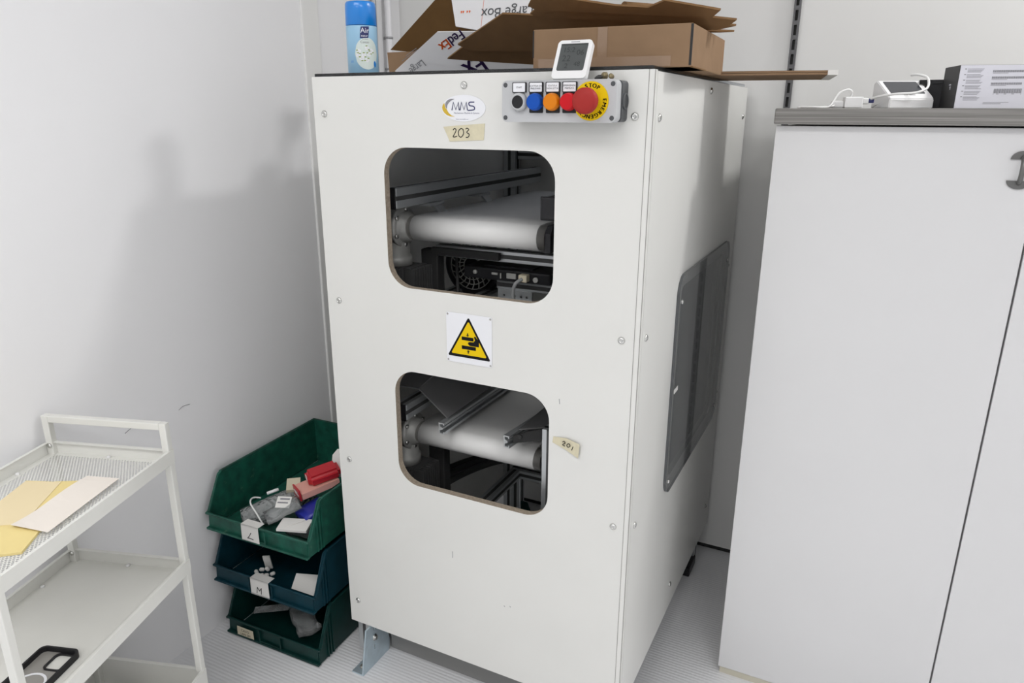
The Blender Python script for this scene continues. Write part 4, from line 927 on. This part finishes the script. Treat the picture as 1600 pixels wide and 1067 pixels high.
b = bm_new(); slab(b, (-0.128, -0.032, 0.366), (0.075, 0.045, 0.006), R(20), R(6), 0); slab(b, (-0.126, -0.030, 0.3705), (0.0012, 0.045, 0.001), R(-35), R(6), 0, 0)
loose('white_card', 'flat white card at the front of the green top bin', 'card', 'paper', b, (-0.128, -0.032, 0.366))
t = thing('barcode_packet', 'small clear packet with a white barcode label in the green top bin', 'packet', (-0.188, -0.005, 0.385))
b = bm_new(); slab(b, (-0.184, -0.012, 0.383), (0.055, 0.085, 0.010), R(-35), R(20), 0, 3); wrinkle(b, 0.004, 40, 5); obj('packet_film', b, 'cling', t, smooth=True)
b = bm_new(); slab(b, (-0.188, -0.002, 0.398), (0.036, 0.030, 0.001), R(22), R(35), 0); lb = obj('label', b, 'paper', t)
b = bm_new(); slab(b, (-0.188, -0.005, 0.3985), (0.026, 0.003, 0.001), R(22), R(35), 0); slab(b, (-0.188, 0.004, 0.404), (0.024, 0.004, 0.001), R(22), R(35), 0); obj('printing', b, 'inkg', lb)
b = bm_new(); slab(b, (-0.120, 0.062, 0.376), (0.060, 0.13, 0.012), R(-18), R(6), 0, 3); wrinkle(b, 0.005, 40, 9)
loose('blue_packet', 'shiny blue packet along the side wall of the green top bin', 'packet', 'bluec', b, (-0.120, 0.062, 0.376), True)
t = thing('pink_card_pack', 'pink card pack with a red printed end in the green top bin', 'packet', (-0.165, 0.085, 0.405))
b = bm_new(); slab(b, (-0.165, 0.095, 0.405), (0.060, 0.100, 0.016), R(-28), R(8), 0); obj('card', b, 'pinkc', t)
b = bm_new(); slab(b, (-0.187, 0.046, 0.401), (0.044, 0.004, 0.030), R(-28), R(8), 0); rl = obj('red_label', b, 'redc', t)
b = bm_new(); slab(b, (-0.190, 0.0434, 0.405), (0.022, 0.001, 0.004), R(-28), R(8), 0); slab(b, (-0.186, 0.0434, 0.398), (0.026, 0.001, 0.003), R(-28), R(8), 0); obj('printing', b, 'paper', rl)
t = thing('red_pack', 'red box shaped pack lying on the pink card in the green top bin', 'packet', (-0.160, 0.115, 0.430))
b = bm_new(); slab(b, (-0.158, 0.112, 0.431), (0.052, 0.085, 0.032), R(-34), R(8), R(10)); bmesh.ops.bevel(b, geom=list(b.edges), offset=0.009, segments=3, affect='EDGES'); obj('pack_body', b, 'redc', t)
b = bm_new(); slab(b, (-0.179, 0.074, 0.431), (0.010, 0.001, 0.016), R(-34), R(8), R(10)); obj('label', b, 'paper', t)
b = bm_new(); prism(b, [(-0.030, -0.05), (0.030, -0.05), (0.030, 0.006), (0.018, 0.022), (-0.018, 0.022), (-0.030, 0.006)], (-0.135, 0.170, 0.455), Vector((0.95, 0.30, 0)).normalized(), Vector((-0.1, 0.35, 0.93)).normalized(), 0.004, ([(-0.012, 0.010), (-0.003, 0.010), (0, 0.014), (0.003, 0.010), (0.012, 0.010), (0.010, 0.004), (-0.010, 0.004)],))
loose('hanging_blister_pack', 'white blister pack with a hanging slot at the back of the green top bin', 'packet', 'paper', b, (-0.135, 0.170, 0.42))
b = bm_new(); slab(b, (-0.226, 0.075, 0.398), (0.034, 0.040, 0.012), R(38), R(20), 0); loose('tan_carton', 'tiny tan folded carton beside the bubble wrap', 'carton', 'paperc', b, (-0.226, 0.075, 0.398))
b = bm_new(); cyl(b, (-0.265, 0.020, 0.392), (-0.246, 0.042, 0.398), 0.004, 14); loose('white_peg', 'small white plastic peg lying on the bubble wrap', 'peg', 'dev', b, (-0.255, 0.03, 0.39), True)
b = bm_new(); tube(b, [(-0.216, -0.048, 0.352), (-0.232, -0.050, 0.380), (-0.258, -0.042, 0.398), (-0.272, -0.020, 0.398), (-0.264, -0.002, 0.391)], 0.002); loose('thin_cable', 'thin white cable bent in a loop at the front of the green top bin', 'cable', 'cablew', b, (-0.25, -0.05, 0.345), True)
b = bm_new()
for k in range(7):
    a = k*1.7; lathe(b, (-0.255+0.024*math.cos(a)*(k % 3)/2, -0.025+0.016*math.sin(a), 0.180+0.005*(k % 2)), (math.cos(a), math.sin(a*2), 0.4), [(0.003, 0), (0.005, 0.002), (0.005, 0.010), (0.002, 0.013)], 10)
slab(b, (-0.262, -0.005, 0.205), (0.018, 0.004, 0.05), R(30), R(20), 0)
loose('white_connector_bunch', 'bunch of small white connectors in the dark teal bin', 'connectors', 'paper', b, (-0.255, -0.02, 0.175))
b = bm_new(); slab(b, (-0.118, -0.020, 0.190), (0.075, 0.060, 0.003), R(20), R(28), 0); loose('grey_card', 'grey white card leaning inside the dark teal bin', 'card', 'paper', b, (-0.118, -0.032, 0.19))
b = bm_new(); slab(b, (-0.255, -0.015, 0.072), (0.095, 0.020, 0.002), R(28), R(15), R(-8), 2); wrinkle(b, 0.002); loose('clear_strip', 'translucent plastic strip sticking up in the bottom bin', 'plastic strip', 'cling', b, (-0.255, -0.015, 0.072))
b = bm_new(); slab(b, (-0.172, 0.012, 0.060), (0.125, 0.055, 0.018), R(-32), 0, R(8), 6); wrinkle(b, 0.009, 34, 4); loose('clear_parts_bag', 'clear bag of small parts at the front corner of the bottom bin', 'plastic bag', 'cling', b, (-0.170, -0.005, 0.045), True)
